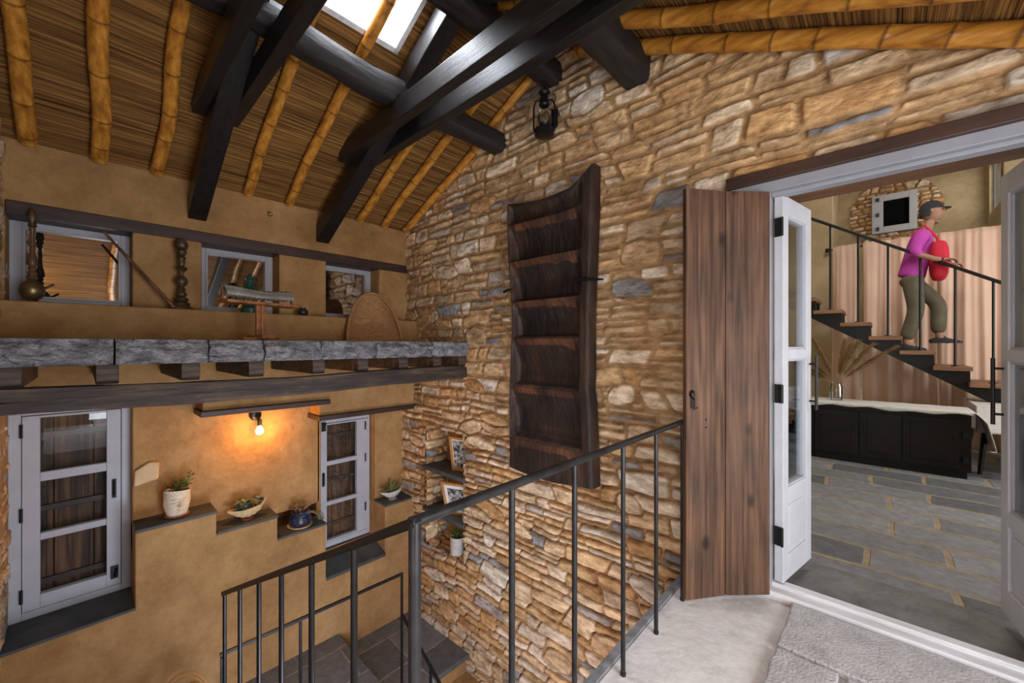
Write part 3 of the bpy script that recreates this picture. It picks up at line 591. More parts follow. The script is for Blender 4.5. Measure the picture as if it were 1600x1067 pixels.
b = MB(); b.box(-1.0, -.05, -1.82, -1.7, -.2, 3.6); b.box(1.15, 1.7, -1.82, -1.7, -.2, 3.6); b.box(-.05, 1.15, -1.82, -1.7, 2.05, 3.6); b.box(-1.02, -.9, -1.8, -.36, -.2, 3.6)  # gap left as an assumed entrance for daylight
struct(b.build('wall_behind', 'plaster'), 'plastered wall with an assumed entrance opening behind the viewer', 'wall')

# --- railings
def rail(pts, r, b): b.tube(pts, r, 12)
RXX = -.78
t = thing('stair_railing', 'dark iron railing with round bars along the landing edge and down the first flight', 'railing', (RXX, .512, 0))
b = MB(); b.tube([(RXX,.50,.95),(RXX,2.5,.945)], .0135, 14); b.build('handrail', 'rail_iron', t, smooth=True)
zr = lambda x: .945-(RXX-x)*.511
b = MB(); b.beam((RXX, .512, .948), (-2.60, .512, zr(-2.6)), .028, .024); b.build('handrail', 'iron', t, bevel=.004)
b = MB(); b.tube([(RXX,.512,-.19),(RXX,.512,.95)], .0145, 14); b.lathe([(.0145,0),(.017,.006),(.006,.014)], (RXX,.512,.948), 12); b.build('corner_post', 'rail_iron', t, smooth=True)
for y in (.836,1.153,1.504,1.828,2.16):
    b = MB(); b.tube([(RXX,y,-.01),(RXX,y,.94)], .0095, 12); b.lathe([(.012,0),(.012,.012)], (RXX,y,0), 10); b.build('post', 'rail_iron', t, smooth=True)
for k, x in enumerate((-1.08,-1.385,-1.683,-1.97,-2.28,-2.59)):
    zs = -.179*(int((-.84-x)/.257)+1)
    b = MB(); b.tube([(x,.512,zs-.12),(x,.512,zr(x)-.008)], .0095, 12); b.build('post', 'iron', t, smooth=True)
t = thing('landing_railing', 'thinner black iron railing around the lower slate landing', 'railing', (-2.9, 1.2, -1.43))
b = MB(); b.beam((-2.9,.55,-.50),(-2.9,1.785,-.53), .018, .018); b.build('top_rail', 'iron', t)
b = MB(); b.beam((-2.9,1.78,-.86),(-1.0,1.78,-1.88), .018, .018); b.build('descending_rail', 'iron', t)
for y, zb in ((.56,-1.43),(1.0,-1.43),(1.78,-1.6)):
    b = MB(); b.beam((-2.9,y,zb),(-2.9,y,-.52), .016, .016, up=(0,1,0)); b.build('post', 'iron', t)
for x in (-2.5,-2.1,-1.7):
    k = int((x+2.93)/.26)+1; zt = -.86-(x+2.9)*.537
    b = MB(); b.beam((x,1.78,-1.6-.18*k),(x,1.78,zt), .016, .016, up=(0,1,0)); b.build('post', 'iron', t)

# --- doorway
b = MB(); b.box(-.652, .99, 2.475, 2.66, 2.228, 2.292); struct(b.build('trim_13', 'lintel_x', bevel=.005), 'dark brown timber lintel over the doorway', 'lintel')
b = MB(); b.box(-.505, -.443, 2.50, 2.60, .0, 2.175); b.box(.515, .58, 2.50, 2.60, 0, 2.175); b.box(-.640, .58, 2.498, 2.60, 2.175, 2.229); b.box(-.443, .515, 2.53, 2.598, 2.155, 2.1755)
struct(b.build('trim_14', 'frame_paint', bevel=.004), 'grey painted frame of the doorway', 'door frame')
b = MB(); b.box(-.52, .60, 2.49, 2.555, .0, .045); b.box(-.50, .60, 2.55, 2.605, .0, .065)
struct(b.build('trim_15', 'worn_white', bevel=.005), 'worn white wooden threshold of the doorway', 'threshold')
b = MB(); b.box(-.7, .8, 2.62, 3.0, 2.225, 2.42); struct(b.build('trim_16', 'lintel_inner', bevel=.01), 'inner brown timber lintel seen through the doorway', 'lintel')
b = MB(); b.box(-.75, -.49, 2.605, 3.02, -.1, 2.3); b.box(.57, .85, 2.605, 3.02, -.1, 2.3)
struct(b.build('trim_17', 'cream_plaster'), 'plastered reveals of the thick door opening', 'reveal')
def door_leaf(n, label, hx, hy, fx, fy, side):
    a = math.atan2(fy-hy, fx-hx); W = math.hypot(fx-hx, fy-hy)
    t = thing('door_%d' % n, label, 'door', (hx, hy, .07), a, kind='structure'); H = 2.095; th = .021
    def bx(x0, x1, z0, z1, t0=-th, t1=th): b = MB(); b.box(x0, x1, t0, t1, z0, z1); return b
    b = MB(); st = .075
    for (x0,x1,z0,z1) in ((0,st,0,H),(W-st,W,0,H),(st,W-st,0,.13),(st,W-st,H-.10,H),(st,W-st,.43,.50),(st,W-st,1.205,1.26)): b.box(x0,x1,-th,th,z0,z1)
    b.build('leaf_frame', 'white_paint', t, local=True, bevel=.003)
    b = MB(); b.box(st-.003, W-st+.003, -.008, .008, .125, .435); b.box(st+.03, W-st-.03, -.014, .014, .165, .395); b.build('panel', 'white_paint', t, local=True, bevel=.004)
    for z0, z1 in ((.50,1.205),(1.26,H-.10)):
        b = MB(); b.box(st-.004, W-st+.004, -.003, .003, z0-.004, z1+.004); b.build('glass_pane', 'glass', t, local=True)
        b = MB()
        for (x0,x1,q0,q1) in ((st,st+.012,z0,z1),(W-st-.012,W-st,z0,z1),(st+.012,W-st-.012,z0,z0+.012),(st+.012,W-st-.012,z1-.012,z1)): b.box(x0,x1,-.013,.013,q0,q1)
        b.build('glazing_bead', 'grey_paint', t, local=True)
    for sg in (-1, 1):
        b = MB(); x = W-.03; b.tube([(x,sg*.055,.90),(x,sg*.055,1.22)], .008, 10)
        for z in (.95,1.17): b.tube([(x,sg*.02,z),(x,sg*.055,z)], .006, 8)
        b.build('pull_handle', 'iron', t, local=True, smooth=True)
    for z in (.25,1.02,1.92):
        b = MB(); b.box(-.012, .0, -.018*1, .018, z-.05, z+.05); b.tube([(-.012,side*-.02,z-.05),(-.012,side*-.02,z+.05)], .007, 8)
        h = b.build('hinge', 'iron', t, local=True)
    return t
door_leaf(1, 'left glazed white door leaf swung open into the far room', -.415, 2.565, -.338, 2.985, 1)
door_leaf(2, 'right glazed grey-white door leaf at the right edge, swung open', .505, 2.575, .437, 3.03, -1)
# bifold shutter
p0, p1, p2 = Vector((-.446,2.478,.034)), Vector((-.619,2.31,.034)), Vector((-.757,2.120,.034))
t = thing('folding_shutter', 'brown wooden two-leaf shutter folded back beside the doorway', 'shutter', p0)
for i, (a, c_) in enumerate(((p0,p1),(p1,p2))):
    d = (c_-a).normalized(); nrm = Vector((d.y, -d.x, 0)); 
    if nrm.dot(Vector((0,-1,0))) < 0: nrm = -nrm
    a2 = a+d*.003; c2 = c_-d*.003; H = 2.13
    b = MB(); b.obox((a2+c2)/2+Vector((0,0,H/2)), (c2-a2)/2, nrm*.015, Vector((0,0,H/2))); lf = b.build('shutter_leaf', 'shutter_wood', t, bevel=.003)
    if i == 1:
        b = MB(); q = c_-d*.035+nrm*.017+Vector((0,0,1.02)); b.lathe([(.012,-.0),(.016,.012),(.013,.03),(.004,.036)], q+Vector((0,0,.03)), 12)
        b.tube([q+Vector((0,0,.03)), q+nrm*.02+Vector((0,0,.02)), q+nrm*.02-Vector((0,0,.03)), q+d*-.018+nrm*.02-Vector((0,0,.02))], .005, 8)
        b.build('ring_latch', 'iron', lf, smooth=True)
        for dz in (.93, .89):
            b = MB(); b.tube([(c_+a)/2+nrm*.014+Vector((0,0,dz)), (c_+a)/2+nrm*.0165+Vector((0,0,dz))], .006, 8); b.build('nail_hole', 'dark_void', lf)
for z in (1.9,1.15,.28):
    b = MB(); b.beam(p1+Vector((-.003,-.018,z-.05)), p1+Vector((-.003,-.018,z+.05)), .008, .012, up=(0,1,0)); b.build('hinge', 'iron', t)

# --- far room
b = MB(); b.box(-2.6, 3.2, 2.60, 7.85, -.1, 0); struct(b.build('floor_far', 'room_slate'), 'slate floor of the far room with sandy joints', 'floor')
b = MB(); b.box(-.52, .62, 2.60, 3.09, -.02, .004); struct(b.build('trim_18', 'slate_mid', bevel=.003), 'large dark slate slab just inside the doorway', 'floor slab')
b = MB(); b.box(-2.6, -.575, 7.80, 7.95, 0, 4.6); b.box(1.1, 3.2, 7.80, 7.95, 0, 4.6); b.box(-2.7, -2.6, 2.9, 7.9, 0, 4.6)
b.box(3.15, 3.3, 2.9, 4.1, 0, 4.6); b.box(3.15, 3.3, 6.7, 7.9, 0, 4.6); b.box(3.15, 3.3, 4.1, 6.7, 0, .6); b.box(3.15, 3.3, 4.1, 6.7, 2.8, 4.6)  # window opening on this unseen side is assumed
b.box(-2.7, -.5, 2.62, 3.02, 0, 4.6); b.box(.6, 3.3, 2.62, 3.02, 0, 4.6); b.box(-.6, .7, 2.66, 3.0, 2.40, 4.6); b.box(-2.7, -.3, 2.9, 9.2, 4.5, 4.6); b.box(.9, 3.3, 2.9, 9.2, 4.5, 4.6); b.box(-.3, .9, 2.9, 4.3, 4.5, 4.6); b.box(-.3, .9, 5.7, 9.2, 4.5, 4.6)  # gap in the unseen ceiling made for the overhead fill
struct(b.build('wall_far', 'cream_plaster'), 'cream plaster walls of the far room beyond the doorway', 'wall')
b = MB(); b.box(-.9, 1.3, 9.0, 9.1, 0, 4.6); b.box(-.72, -.58, 7.9, 9.1, 0, 4.6)
b.box(1.1, 1.2, 7.9, 8.0, 0, 4.6); b.box(1.1, 1.2, 8.75, 9.1, 0, 4.6); b.box(1.1, 1.2, 8.0, 8.75, 0, 3.2); b.box(1.1, 1.2, 8.0, 8.75, 3.95, 4.6)
struct(b.build('wall_alcove', 'alcove_plaster'), 'yellowish rough plaster alcove wall above the curtain', 'wall')
ws = NP(); ws.patch((-.42, 8.99, 2.95), (1,0,0), (0,0,1), (0,-1,0), 1.15, 1.2, .012, 77, lambda u, v: (((u-.545)/.56)**2+((v-.56)/.56)**2 < 1) & ~((u > .28) & (u < .81) & (v > .24) & (v < .87)), nbig=0, hm=(.06,.1), wm=(.1,.2))
struct(ws.build('trim_19'), 'rough stones around the small grey window of the far room', 'stonework')
t = thing('window_7', 'small grey window set in rough stones on the far wall', 'window', (.12, 8.96, 3.2), kind='structure')
b = MB()
for (x0,x1,z0,z1) in ((-.14,-.0,3.2,3.82),(.30,.39,3.2,3.82),(0,.30,3.2,3.30),(0,.30,3.72,3.82)): b.box(x0,x1,8.93,8.99,z0,z1)
b.build('window_frame', 'grey_paint', t, bevel=.004)
b = MB(); b.box(-.0, .3, 8.965, 8.97, 3.3, 3.72); b.build('glass_pane', 'dark_glass', t)
for z in (3.27,3.5,3.75):
    b = MB(); b.box(-.09,-.05,8.915,8.93,z-.03,z+.03); b.build('hinge', 'iron', t)
t = thing('window_8', 'bright side window high in the alcove wall', 'window', (1.13, 8.42, 3.2), kind='structure')
b = MB(); ring(b, 1.14, 1.17, 8.0, 8.75, 3.2, 3.95, .025); b.box(1.14,1.17,8.32,8.35,3.2,3.95); b.build('window_frame', 'grey_paint', t)
b = MB(); b.box(1.15,1.155,8.02,8.73,3.22,3.93); b.build('glass_pane', 'sky_glass', t)
# curtains on a rod
b = MB(); b.tube([(-.62,7.725,2.80),(1.35,7.725,2.80)], .013, 10); b.lathe([(.0,0),(.03,.0),(.03,.05),(0,.05)], (-.62,7.725,2.775), 12)
tag(b.build('curtain_rod', 'iron', smooth=True), 'black rod carrying the peach curtains behind the stairs', 'curtain rod')
for i, (x0, x1, lb, se) in enumerate(((-.56,-.255,'narrow peach curtain panel at the left end of the rod',1), (-.215,.52,'wide peach curtain panel behind the descending person',2), (.53,1.34,'peach curtain panel at the right with pale folds',3))):
    W = x1-x0; k = W/.17
    def f(p, q, x0=x0, W=W, k=k, se=se):
        g = math.sin(2*PI*k*p+se+.6*math.sin(3*q+se))*(.012+.012*q)+.016*math.sin(2*PI*k*.41*p+se*2+1.5*q)+.006*math.sin(2*PI*k*2.3*p+se)
        return (x0+W*p+.008*math.sin(q*5+p*9), 7.655+g, 2.83-2.80*q)
    b = MB(); b.grid(f, int(W/.009), 30)
    tag(b.build('curtain', 'curtain', smooth=True, fix=False, solid=.003), lb, 'curtain', 'peach curtains of the far room')
# staircase
t = thing('open_staircase', 'open black steel staircase with wooden treads behind the cabinet', 'staircase', (1.0, 7.1, 0))
X4, Z4 = .022, 1.47
def tz(k): return Z4-.18*k
for k in range(-4, 8):
    x = X4+.283*k; z = tz(k)
    if z < .1: continue
    b = MB(); b.box(x-.16, x+.15, 6.80, 7.52, z-.05, z); tr = b.build('tread', 'tread_wood', t, bevel=.004)
    if -3 <= k <= 6:
        b = MB(); b.tube([(x+.02,6.86,z-.02),(x+.02,6.86,z+1.13)], .012, 8); b.lathe([(.035,0),(.035,.012)], (x+.02,6.86,z), 10); b.build('baluster', 'iron', t)
for ysr in (6.92, 7.34):
    P_ = []
    for k in range(-4, 8):
        x = X4+.283*k; z = tz(k)-.05; P_ += [(x-.1415, ysr, z), (x+.1415, ysr, z)]
    xa, xb = P_[0][0], P_[-1][0]; zl = lambda x: tz(0)-.05-.17-(x-X4)*.636
    P_ += [(xb, ysr, zl(xb)), (xa, ysr, zl(xa))]
    b = MB(); b.prism(P_, (0,.06,0)); b.build('stringer', 'iron', t)
zh = lambda x: Z4+1.145-(x-X4-.02)*.636
b = MB(); b.beam((-1.4,6.86,zh(-1.4)), (1.75,6.86,zh(1.75)), .03, .035); b.build('handrail', 'iron', t, bevel=.005)
# cabinet
t = thing('low_cabinet', 'long low black cabinet with plain doors under the stairs', 'cabinet', (-.5, 6.25, 0))
b = MB(); b.box(-1.7, .645, 6.04, 6.46, .07, .655); b.box(-1.68,.62,6.07,6.44,0,.08); b.box(-1.71,.655,6.02,6.47,.655,.675); b.build('body', 'cabinet_wood', t, bevel=.005)
for x0, x1 in ((-1.64,-1.13),(-1.12,-.62),(-.61,-.21),(-.20,.14),(.15,.56)):
    b = MB(); b.box(x0, x1, 6.02, 6.042, .10, .60); b.box(x0+.06, x1-.06, 6.015, 6.03, .16, .54); d = b.build('cabinet_door', 'cabinet_wood', t, bevel=.004)
    hx = x0+.035 if x0 in (-.20,-1.12) else x1-.035
    b = MB(); b.tube([(hx,6.012,.40),(hx,6.002,.41),(hx,6.002,.47),(hx,6.012,.48)], .005, 8); b.build('handle', 'iron', d)
for z in (.2,.45):
    b = MB(); b.box(.585,.625,6.012,6.04,z-.03,z+.03); b.build('hinge', 'iron', t)
b = MB()
def f(p, q):
    x = -1.72+2.52*p
    if p < .945:
        x = -1.72+2.52*p; zz = .682
    else: x = .661+.05*min(1,(p-.945)/.02)+.09*(p-.945)/.055; zz = .682-.36*((p-.945)/.055)**1.3
    y = 6.00+.48*q; dr = 0
    if q < .12 and p < .945: y = 6.005+.006*math.sin(p*40); dr = .035*(1-q/.12)*(1+.25*math.sin(p*47)+.2*math.sin(p*19))
    return (x, y, zz-dr+.002*math.sin(p*70)*math.sin(q*9))
b.grid(f, 200, 24); tag(b.build('table_runner', 'runner', smooth=True, solid=.006), 'off-white cloth runner draped over the low black cabinet', 'cloth')
vx = -.42
t = thing('glass_jar', 'clear glass jar holding dried grass on the low cabinet', 'vase', (vx, 6.24, .685))
b = MB(); b.lathe([(.055,0),(.062,.01),(.062,.16),(.05,.19),(.055,.22),(.051,.22),(.046,.19),(.057,.16),(.057,.015)], (vx,6.24,.686), 24, cap=False); b.build('jar_body', 'glass', t, smooth=True)
t = thing('pampas_grass', 'bunch of dried tan pampas plumes standing in the glass jar', 'dried grass', (vx, 6.24, .70))
rg = random.Random(4)
for (ang, tilt, L_) in ((-1.0,1.05,.42),(-.9,.72,.62),(-.3,.35,.50),(.3,.15,.46),(.9,.35,.48),(1.0,.55,.5),(1.1,.78,.60),(-1.2,.95,.5),(.1,-.25,.42)):
    dx = math.copysign(math.sin(abs(tilt)), ang); d = Vector((dx, rg.uniform(-.25,.25), math.cos(tilt))).normalized(); base = Vector((vx,6.24,.70)); top = base+Vector((0,0,.18))+d*.1
    b = MB(); pts = [base, base+Vector((d.x*.02,0,.17)), top+d*.1]; b.tube(pts, .0025, 6); p = b.build('stem', 'leaf_dry', t)
    b = MB(); s0 = top+d*.02
    for k in range(420):
        tt = rg.random(); q = s0+d*L_*tt-Vector((0,0,.12*L_*tt*tt)); rd = .05*math.sin(PI*min(1,tt*.9+.1))+.01
        v = Vector((rg.gauss(0,1), rg.gauss(0,1), rg.gauss(0,1))).normalized(); dd = (d+v*.35).normalized()
        b.leaf(q, dd, rg.uniform(.05,.09)+rd*.5, .0075, .3, 3)
    b.build('plume', 'pampas', t)
# table with cloth, right
t = thing('dark_table', 'dark splayed-leg table behind the cabinet at the right', 'table', (1.25, 6.9, 0))
for (x,y,sx,sy) in ((.80,6.45,-.06,-.04),(1.8,6.45,.06,-.04),(.80,7.25,-.06,.04),(1.8,7.25,.06,.04)):
    b = MB(); b.tube([(x+sx,y+sy,0),(x,y,.66)], [.018,.033], 8); b.build('leg', 'iron', t)
b = MB(); b.box(.74, 1.9, 6.40, 7.3, .66, .70); b.build('tabletop', 'cabinet_wood', t)
b = MB()
ring_ = [(.72,6.38),(1.92,6.38),(1.92,7.32),(.72,7.32)]
def f(p, q):
    s_ = p*4; i = int(s_) % 4; fr = s_-int(s_); a = Vector(ring_[i]); c_ = Vector(ring_[(i+1)%4]); pt = a.lerp(c_, fr); ce = Vector((1.32,6.85))
    if q < .3: r = .02+.98*q/.3; pp = ce.lerp(pt, r); return (pp.x, pp.y, .712)
    k = (q-.3)/.7; out = 1+.03*k*math.sin(p*70); pp = ce+(pt-ce)*out; return (pp.x, pp.y, .712-.27*k)
b.grid(f, 160, 20, closeu=True); tag(b.build('tablecloth', 'table_cloth', smooth=True, solid=.003), 'pale grey cloth hanging over the dark table at the right', 'tablecloth')

# ================================================================ THINGS ON THE WALLS AND LEDGES
# trough / carved wooden ladder-like board
t = thing('wooden_trough', 'old dark carved wooden trough with six hollows hung upright on the stone wall', 'wooden trough', (-1.89, 2.44, .34))
dv = [2.33,2.03,1.705,1.405,1.02,.60]
def trx(z):
    l = -2.275+.03*math.sin((z-.3)*1.6)+.012*math.sin(z*5); r = -1.475+.018*math.sin(z*2.7+1)-.012*math.exp(-((z-1.05)/.06)**2); return l, r
def f(p, q):
    z0, z1 = .36, 2.50; z = z1-(z1-z0)*q; l, r = trx(z)
    if q > .995 or q < .005: pass
    x = l+(r-l)*p; zz = z
    top_w = max(0, 1-q/.10); zz += top_w*(.02-.05*math.sin(PI*p)*1.0+.09*max(0,(p-.75)/.25)**1.5)
    bot = max(0, 1-(1-q)/.06); zz += bot*(-.03*math.sin(PI*min(1,p*1.1)))
    rim = min(p/.05, (1-p)/.15); rim = min(1, max(0, (rim-.6)/.6)); rim = rim*rim*(3-2*rim)
    # hollow profile
    h = 0
    if z < dv[0] and z > dv[-1]:
        for i in range(5):
            if dv[i+1] < z <= dv[i]:
                s_ = (dv[i]-z)/(dv[i]-dv[i+1])   # 0 at the upper ridge
                h = .098*(math.sin(PI/2*min(1, s_/.70))**1.2) if s_ < .90 else .098*(1-(s_-.90)/.10)**.8
    elif z >= dv[0]: s_ = (z-dv[0])/(2.5-dv[0]); h = .05*math.sin(PI*min(1,max(0,1-s_)))**.8 if s_<.9 else 0; h *= (1 if s_ > .06 else s_/.06)
    h *= rim
    g = .010*float(fbm(np.array(x*5.), np.array(z*3.), 71, 4))
    y = 2.375+h+g+.004*float(fbm(np.array(x*40.), np.array(z*9.), 72, 2))
    e = min(p,1-p); y += .03*max(0, 1-e/.025)**2
    return (x, y, zz)
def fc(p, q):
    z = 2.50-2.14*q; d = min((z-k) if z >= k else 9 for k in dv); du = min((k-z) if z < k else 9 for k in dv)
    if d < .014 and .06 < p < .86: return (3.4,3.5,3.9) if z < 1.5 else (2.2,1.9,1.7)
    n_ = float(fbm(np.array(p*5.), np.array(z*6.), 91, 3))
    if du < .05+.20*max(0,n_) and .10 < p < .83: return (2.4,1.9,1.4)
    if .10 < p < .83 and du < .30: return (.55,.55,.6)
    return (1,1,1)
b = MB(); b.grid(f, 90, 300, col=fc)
nb_ = len(b.v)
# sides and back
edge = [0+i for i in range(91)]+[91*j+90 for j in range(1,301)]+[91*300+i for i in range(89,-1,-1)]+[91*j for j in range(299,0,-1)]
V2 = [(b.v[i][0], 2.478, b.v[i][2]) for i in edge]; n0 = len(b.v); m_ = len(edge)
b.v += V2; b.c += [(1,1,1)]*m_
b.f += [(edge[i], edge[(i+1)%m_], n0+(i+1)%m_, n0+i) for i in range(m_)]; b.f.append(tuple(range(n0, n0+m_)))
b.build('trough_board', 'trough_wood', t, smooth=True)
for (p_, q_) in (((-1.60,2.36,1.81),(-1.36,2.345,1.79)), ((-2.33,2.40,1.80),(-2.22,2.38,1.81))):
    b = MB(); b.tube([p_, tuple((np.array(p_)+np.array(q_))/2+np.array([0,0,.006])), q_], [.013,.012,.006], 8); b.build('iron_peg', 'iron', t)
# lanterns
def lantern(pos, h, name, label, body, rz=0, bracket=None):
    t = thing(name, label, 'lantern', pos, rz); s = h
    def L(b, nm, m, **k): return b.build(nm, m, t, local=True, **k)
    b = MB(); b.lathe([(.16*s,0),(.20*s,.02*s),(.20*s,.13*s),(.13*s,.18*s),(.09*s,.21*s),(.11*s,.24*s),(.07*s,.27*s)], (0,0,0), 24); L(b, 'oil_tank', body, smooth=True)
    b = MB(); b.lathe([(.09*s,.24*s),(.135*s,.33*s),(.14*s,.42*s),(.10*s,.56*s),(.075*s,.62*s)], (0,0,0), 24, cap=False); L(b, 'glass_globe', 'glass', smooth=True)
    b = MB(); b.lathe([(.03*s,.26*s),(.02*s,.36*s),(.012*s,.42*s)], (0,0,0), 10); L(b, 'burner', 'metal_knob', smooth=True)
    b = MB(); b.lathe([(.085*s,.60*s),(.11*s,.63*s),(.09*s,.66*s),(.10*s,.70*s),(.08*s,.74*s),(.09*s,.78*s),(.07*s,.82*s),(.085*s,.86*s),(.12*s,.88*s),(.12*s,.90*s),(.05*s,.95*s)], (0,0,0), 24); L(b, 'chimney_cap', body, smooth=True)
    for sg in (-1, 1):
        b = MB(); b.tube([(sg*.19*s,0,.08*s),(sg*.215*s,0,.15*s),(sg*.215*s,0,.60*s),(sg*.17*s,0,.72*s),(sg*.09*s,0,.74*s)], .018*s, 8); L(b, 'side_tube', body, smooth=True)
    b = MB(); b.tube([(.21*s*math.cos(a),.02*s,.70*s+.30*s*math.sin(a)) for a in np.linspace(.15,PI-.15,14)], .007*s, 6) if body != 'iron' else b.tube([(.2*s,0,.62*s),(.235*s,0,.78*s),(.17*s,0,.86*s),(.1*s,0,.80*s)], .010*s, 6)
    L(b, 'bail_handle', 'iron')
    if bracket:
        b = MB(); b.box(.14*s,.27*s,.04,.10,.25*s,.60*s); L(b, 'wall_bracket', 'iron')
        b = MB(); b.tube([(0,0,.9*s),(0,.0,1.0*s),(0,.11,1.0*s)], .005, 6); L(b, 'hanging_hook', 'iron')
    return t
lantern((-1.90, 2.40, 2.955), .375, 'hanging_lantern', 'small black oil lantern hung on the stone wall near the ridge beam', 'iron', math.radians(40)*0+.6, True)
lantern((-3.93, .955, 1.62), .34, 'oil_lantern', 'dark green oil lantern standing in front of the middle upper window', 'green_enamel', .5)
# hookah
hp = Vector((-3.90, -.225, 1.62))
t = thing('hookah', 'brass-bulbed wooden hookah pipe at the left end of the upper sill', 'hookah', hp)
b = MB(); b.lathe([(.026,0),(.030,.008),(.022,.014),(.042,.032),(.053,.06),(.055,.08),(.050,.104),(.036,.124),(.022,.135),(.017,.15)], hp, 28); b.build('brass_bowl', 'brass', t, smooth=True)
b = MB(); b.lathe([(.015,.145),(.025,.155),(.015,.17),(.023,.185),(.013,.20),(.021,.215),(.014,.225),(.025,.24),(.022,.27),(.012,.32),(.010,.40),(.009,.44),(.015,.455),(.013,.47)], hp, 20); b.build('stem', 'hookah_wood', t, smooth=True)
b = MB(); b.lathe([(.010,.468),(.020,.475),(.016,.50),(.022,.515),(.019,.54),(.013,.57),(.004,.595)], hp, 16); b.build('finial', 'old_brass', t, smooth=True)
b = MB(); b.tube([hp+Vector((.02,.045,.085)), hp+Vector((.03,.09,.12))], [.006,.008], 8); b.build('spout', 'old_brass', t)
# turned stand
hp = Vector((-3.90, .50, 1.62))
t = thing('turned_stand', 'tall dark turned metal candlestick beside the leaning stick', 'candlestick', hp)
b = MB(); b.lathe([(.080,0),(.084,.01),(.06,.025),(.05,.04),(.055,.05),(.04,.06)], hp, 28); b.build('base', 'old_brass', t, smooth=True)
b = MB(); b.lathe([(.03,.058),(.045,.075),(.038,.09),(.02,.10),(.034,.115),(.034,.125),(.018,.14),(.030,.155),(.016,.175),(.036,.20),(.040,.225),(.030,.245),(.014,.26),(.012,.28),(.026,.30),(.040,.315),(.018,.335),(.024,.36),(.020,.375),(.030,.395),(.018,.41),(.030,.43),(.034,.445),(.022,.46)], hp, 24); b.build('shaft', 'old_brass', t, smooth=True)
b = MB()
b.lathe([(.02,.455),(.038,.47),(.042,.49),(.040,.51),(.026,.53),(.010,.545)], hp, 8); b.build('cup', 'old_brass', t, smooth=True)
b = MB(); a = Vector((-3.965,.09,2.14)); c_ = Vector((-3.85,.455,1.628)); n = 40
b.tube([a.lerp(c_, i/n) for i in range(n+1)], [.008+.0025*(i % 3 == 0)+.004*(i/n) for i in range(n+1)], 10)
o = b.build('carved_stick', 'hookah_wood', smooth=True); tag(o, 'thin carved wooden stick leaning between first window and candlestick', 'stick')
b = MB(); b.tube([c_-(c_-a).normalized()*.05, c_], [.0145,.011], 10); b.build('metal_tip', 'brass', o)
# little pot
hp = Vector((-3.84, 1.345, 1.62)); b = MB(); b.lathe([(.022,0),(.038,.012),(.044,.035),(.036,.055),(.022,.062),(.024,.072),(.018,.072),(.016,.06)], hp, 20)
tag(b.build('small_pot', 'black_pot', smooth=True), 'tiny round black pot on the upper sill right of the book stand', 'pot')
b = MB(); o_ = Vector((-3.998, 1.123, 2.52)); 
b.grid(lambda p, q: o_+Vector((.03*math.sin(PI/2*q)+.0, .022*math.cos(PI/2*q)*math.cos(2*PI*p), .022*math.cos(PI/2*q)*math.sin(2*PI*p))), 16, 6, closeu=True)
tag(b.build('brass_stud', 'metal_knob', smooth=True), 'small brass knob on the plaster above the middle window', 'knob')
# book stand
sp = Vector((-3.30, .87, 1.386)); t = thing('book_stand', 'reddish wooden pedestal stand near the edge of the slate ledge', 'stand', sp)
dY = Vector((math.sin(-.25), math.cos(-.25), 0)).normalized(); dX = Vector((dY.y, -dY.x, 0))
b = MB(); b.obox(sp+Vector((0,0,.012)), dY*.13, dX*.025, (0,0,.012)); b.obox(sp+Vector((0,0,.026)), dY*.045, dX*.10, (0,0,.014)); b.build('foot', 'reddish_wood', t, bevel=.004)
b = MB(); b.obox(sp+Vector((0,0,.13)), dY*.036, dX*.012, (0,0,.125)); b.obox(sp+Vector((0,0,.13)), dY*.012, dX*.03, (0,0,.125)); b.build('post', 'reddish_wood', t, bevel=.003)
b = MB(); b.obox(sp+Vector((0,0,.265)), dY*.25, dX*.07, (0,0,.010)); b.build('shelf', 'reddish_wood', t, bevel=.003)
for sg in (-1, 1):
    b = MB(); b.obox(sp+dY*sg*.24-dX*.02+Vector((0,0,.32)), dY*.006, dX*.010, (-.015,0,.055)); b.build('end_prong', 'reddish_wood', t, bevel=.003)
tp = sp+Vector((0,0,.277))
b = MB()
b.grid(lambda p, q: tp+dY*(-.245+.47*p)+dX*(.05-.11*q)+Vector((0,0,.004+.082*math.sin(PI*(.03+.94*q))**.55*(1+.10*math.cos(p*6.3))+.003*math.sin(p*90)+.004*math.sin(q*25))), 70, 24)
tag(b.build('folded_cloth', 'grey_cloth', smooth=True, solid=.008), 'grey folded weathered sheet lying on the wooden stand', 'cloth')
# woven scoop basket
t = thing('woven_scoop', 'tall woven wicker winnowing scoop leaning on the plaster sill', 'basket', (-3.5, 1.90, 1.386))
bc = Vector((-3.56, 1.90, 1.386)); up = Vector((-.26,0,.52)).normalized(); H = .54; W = .25; rgt = Vector((.32,.95,0)).normalized(); up = (up-rgt*up.dot(rgt)).normalized(); nz = rgt.cross(up).normalized()
def f(p, q):   # p around half outline, q from outline to centre
    a = PI*p; ox = math.cos(a)*W*(1-.12*math.sin(a)); oy = H*math.sin(a)**.85
    k = 1-q; x = ox*k; y = oy*k*1.0+(.0)*q
    ex = abs(x)/W; dep = -.12*(1-(k**7))*(.25+.75*min(1,y/H*1.8+.1))
    return bc+rgt*x*(1)+up*y+nz*dep
b = MB(); b.grid(f, 60, 24, col=lambda p, q: ((1,1,1) if int(q*24) % 2 == 0 else (.8,.75,.7)))
b.build('woven_body', 'wicker', t, smooth=True, solid=.010)
b = MB(); b.tube([f(i/60, 0)+nz*.004 for i in range(61)], .015, 8); b.build('rim', 'wicker', t, smooth=True)

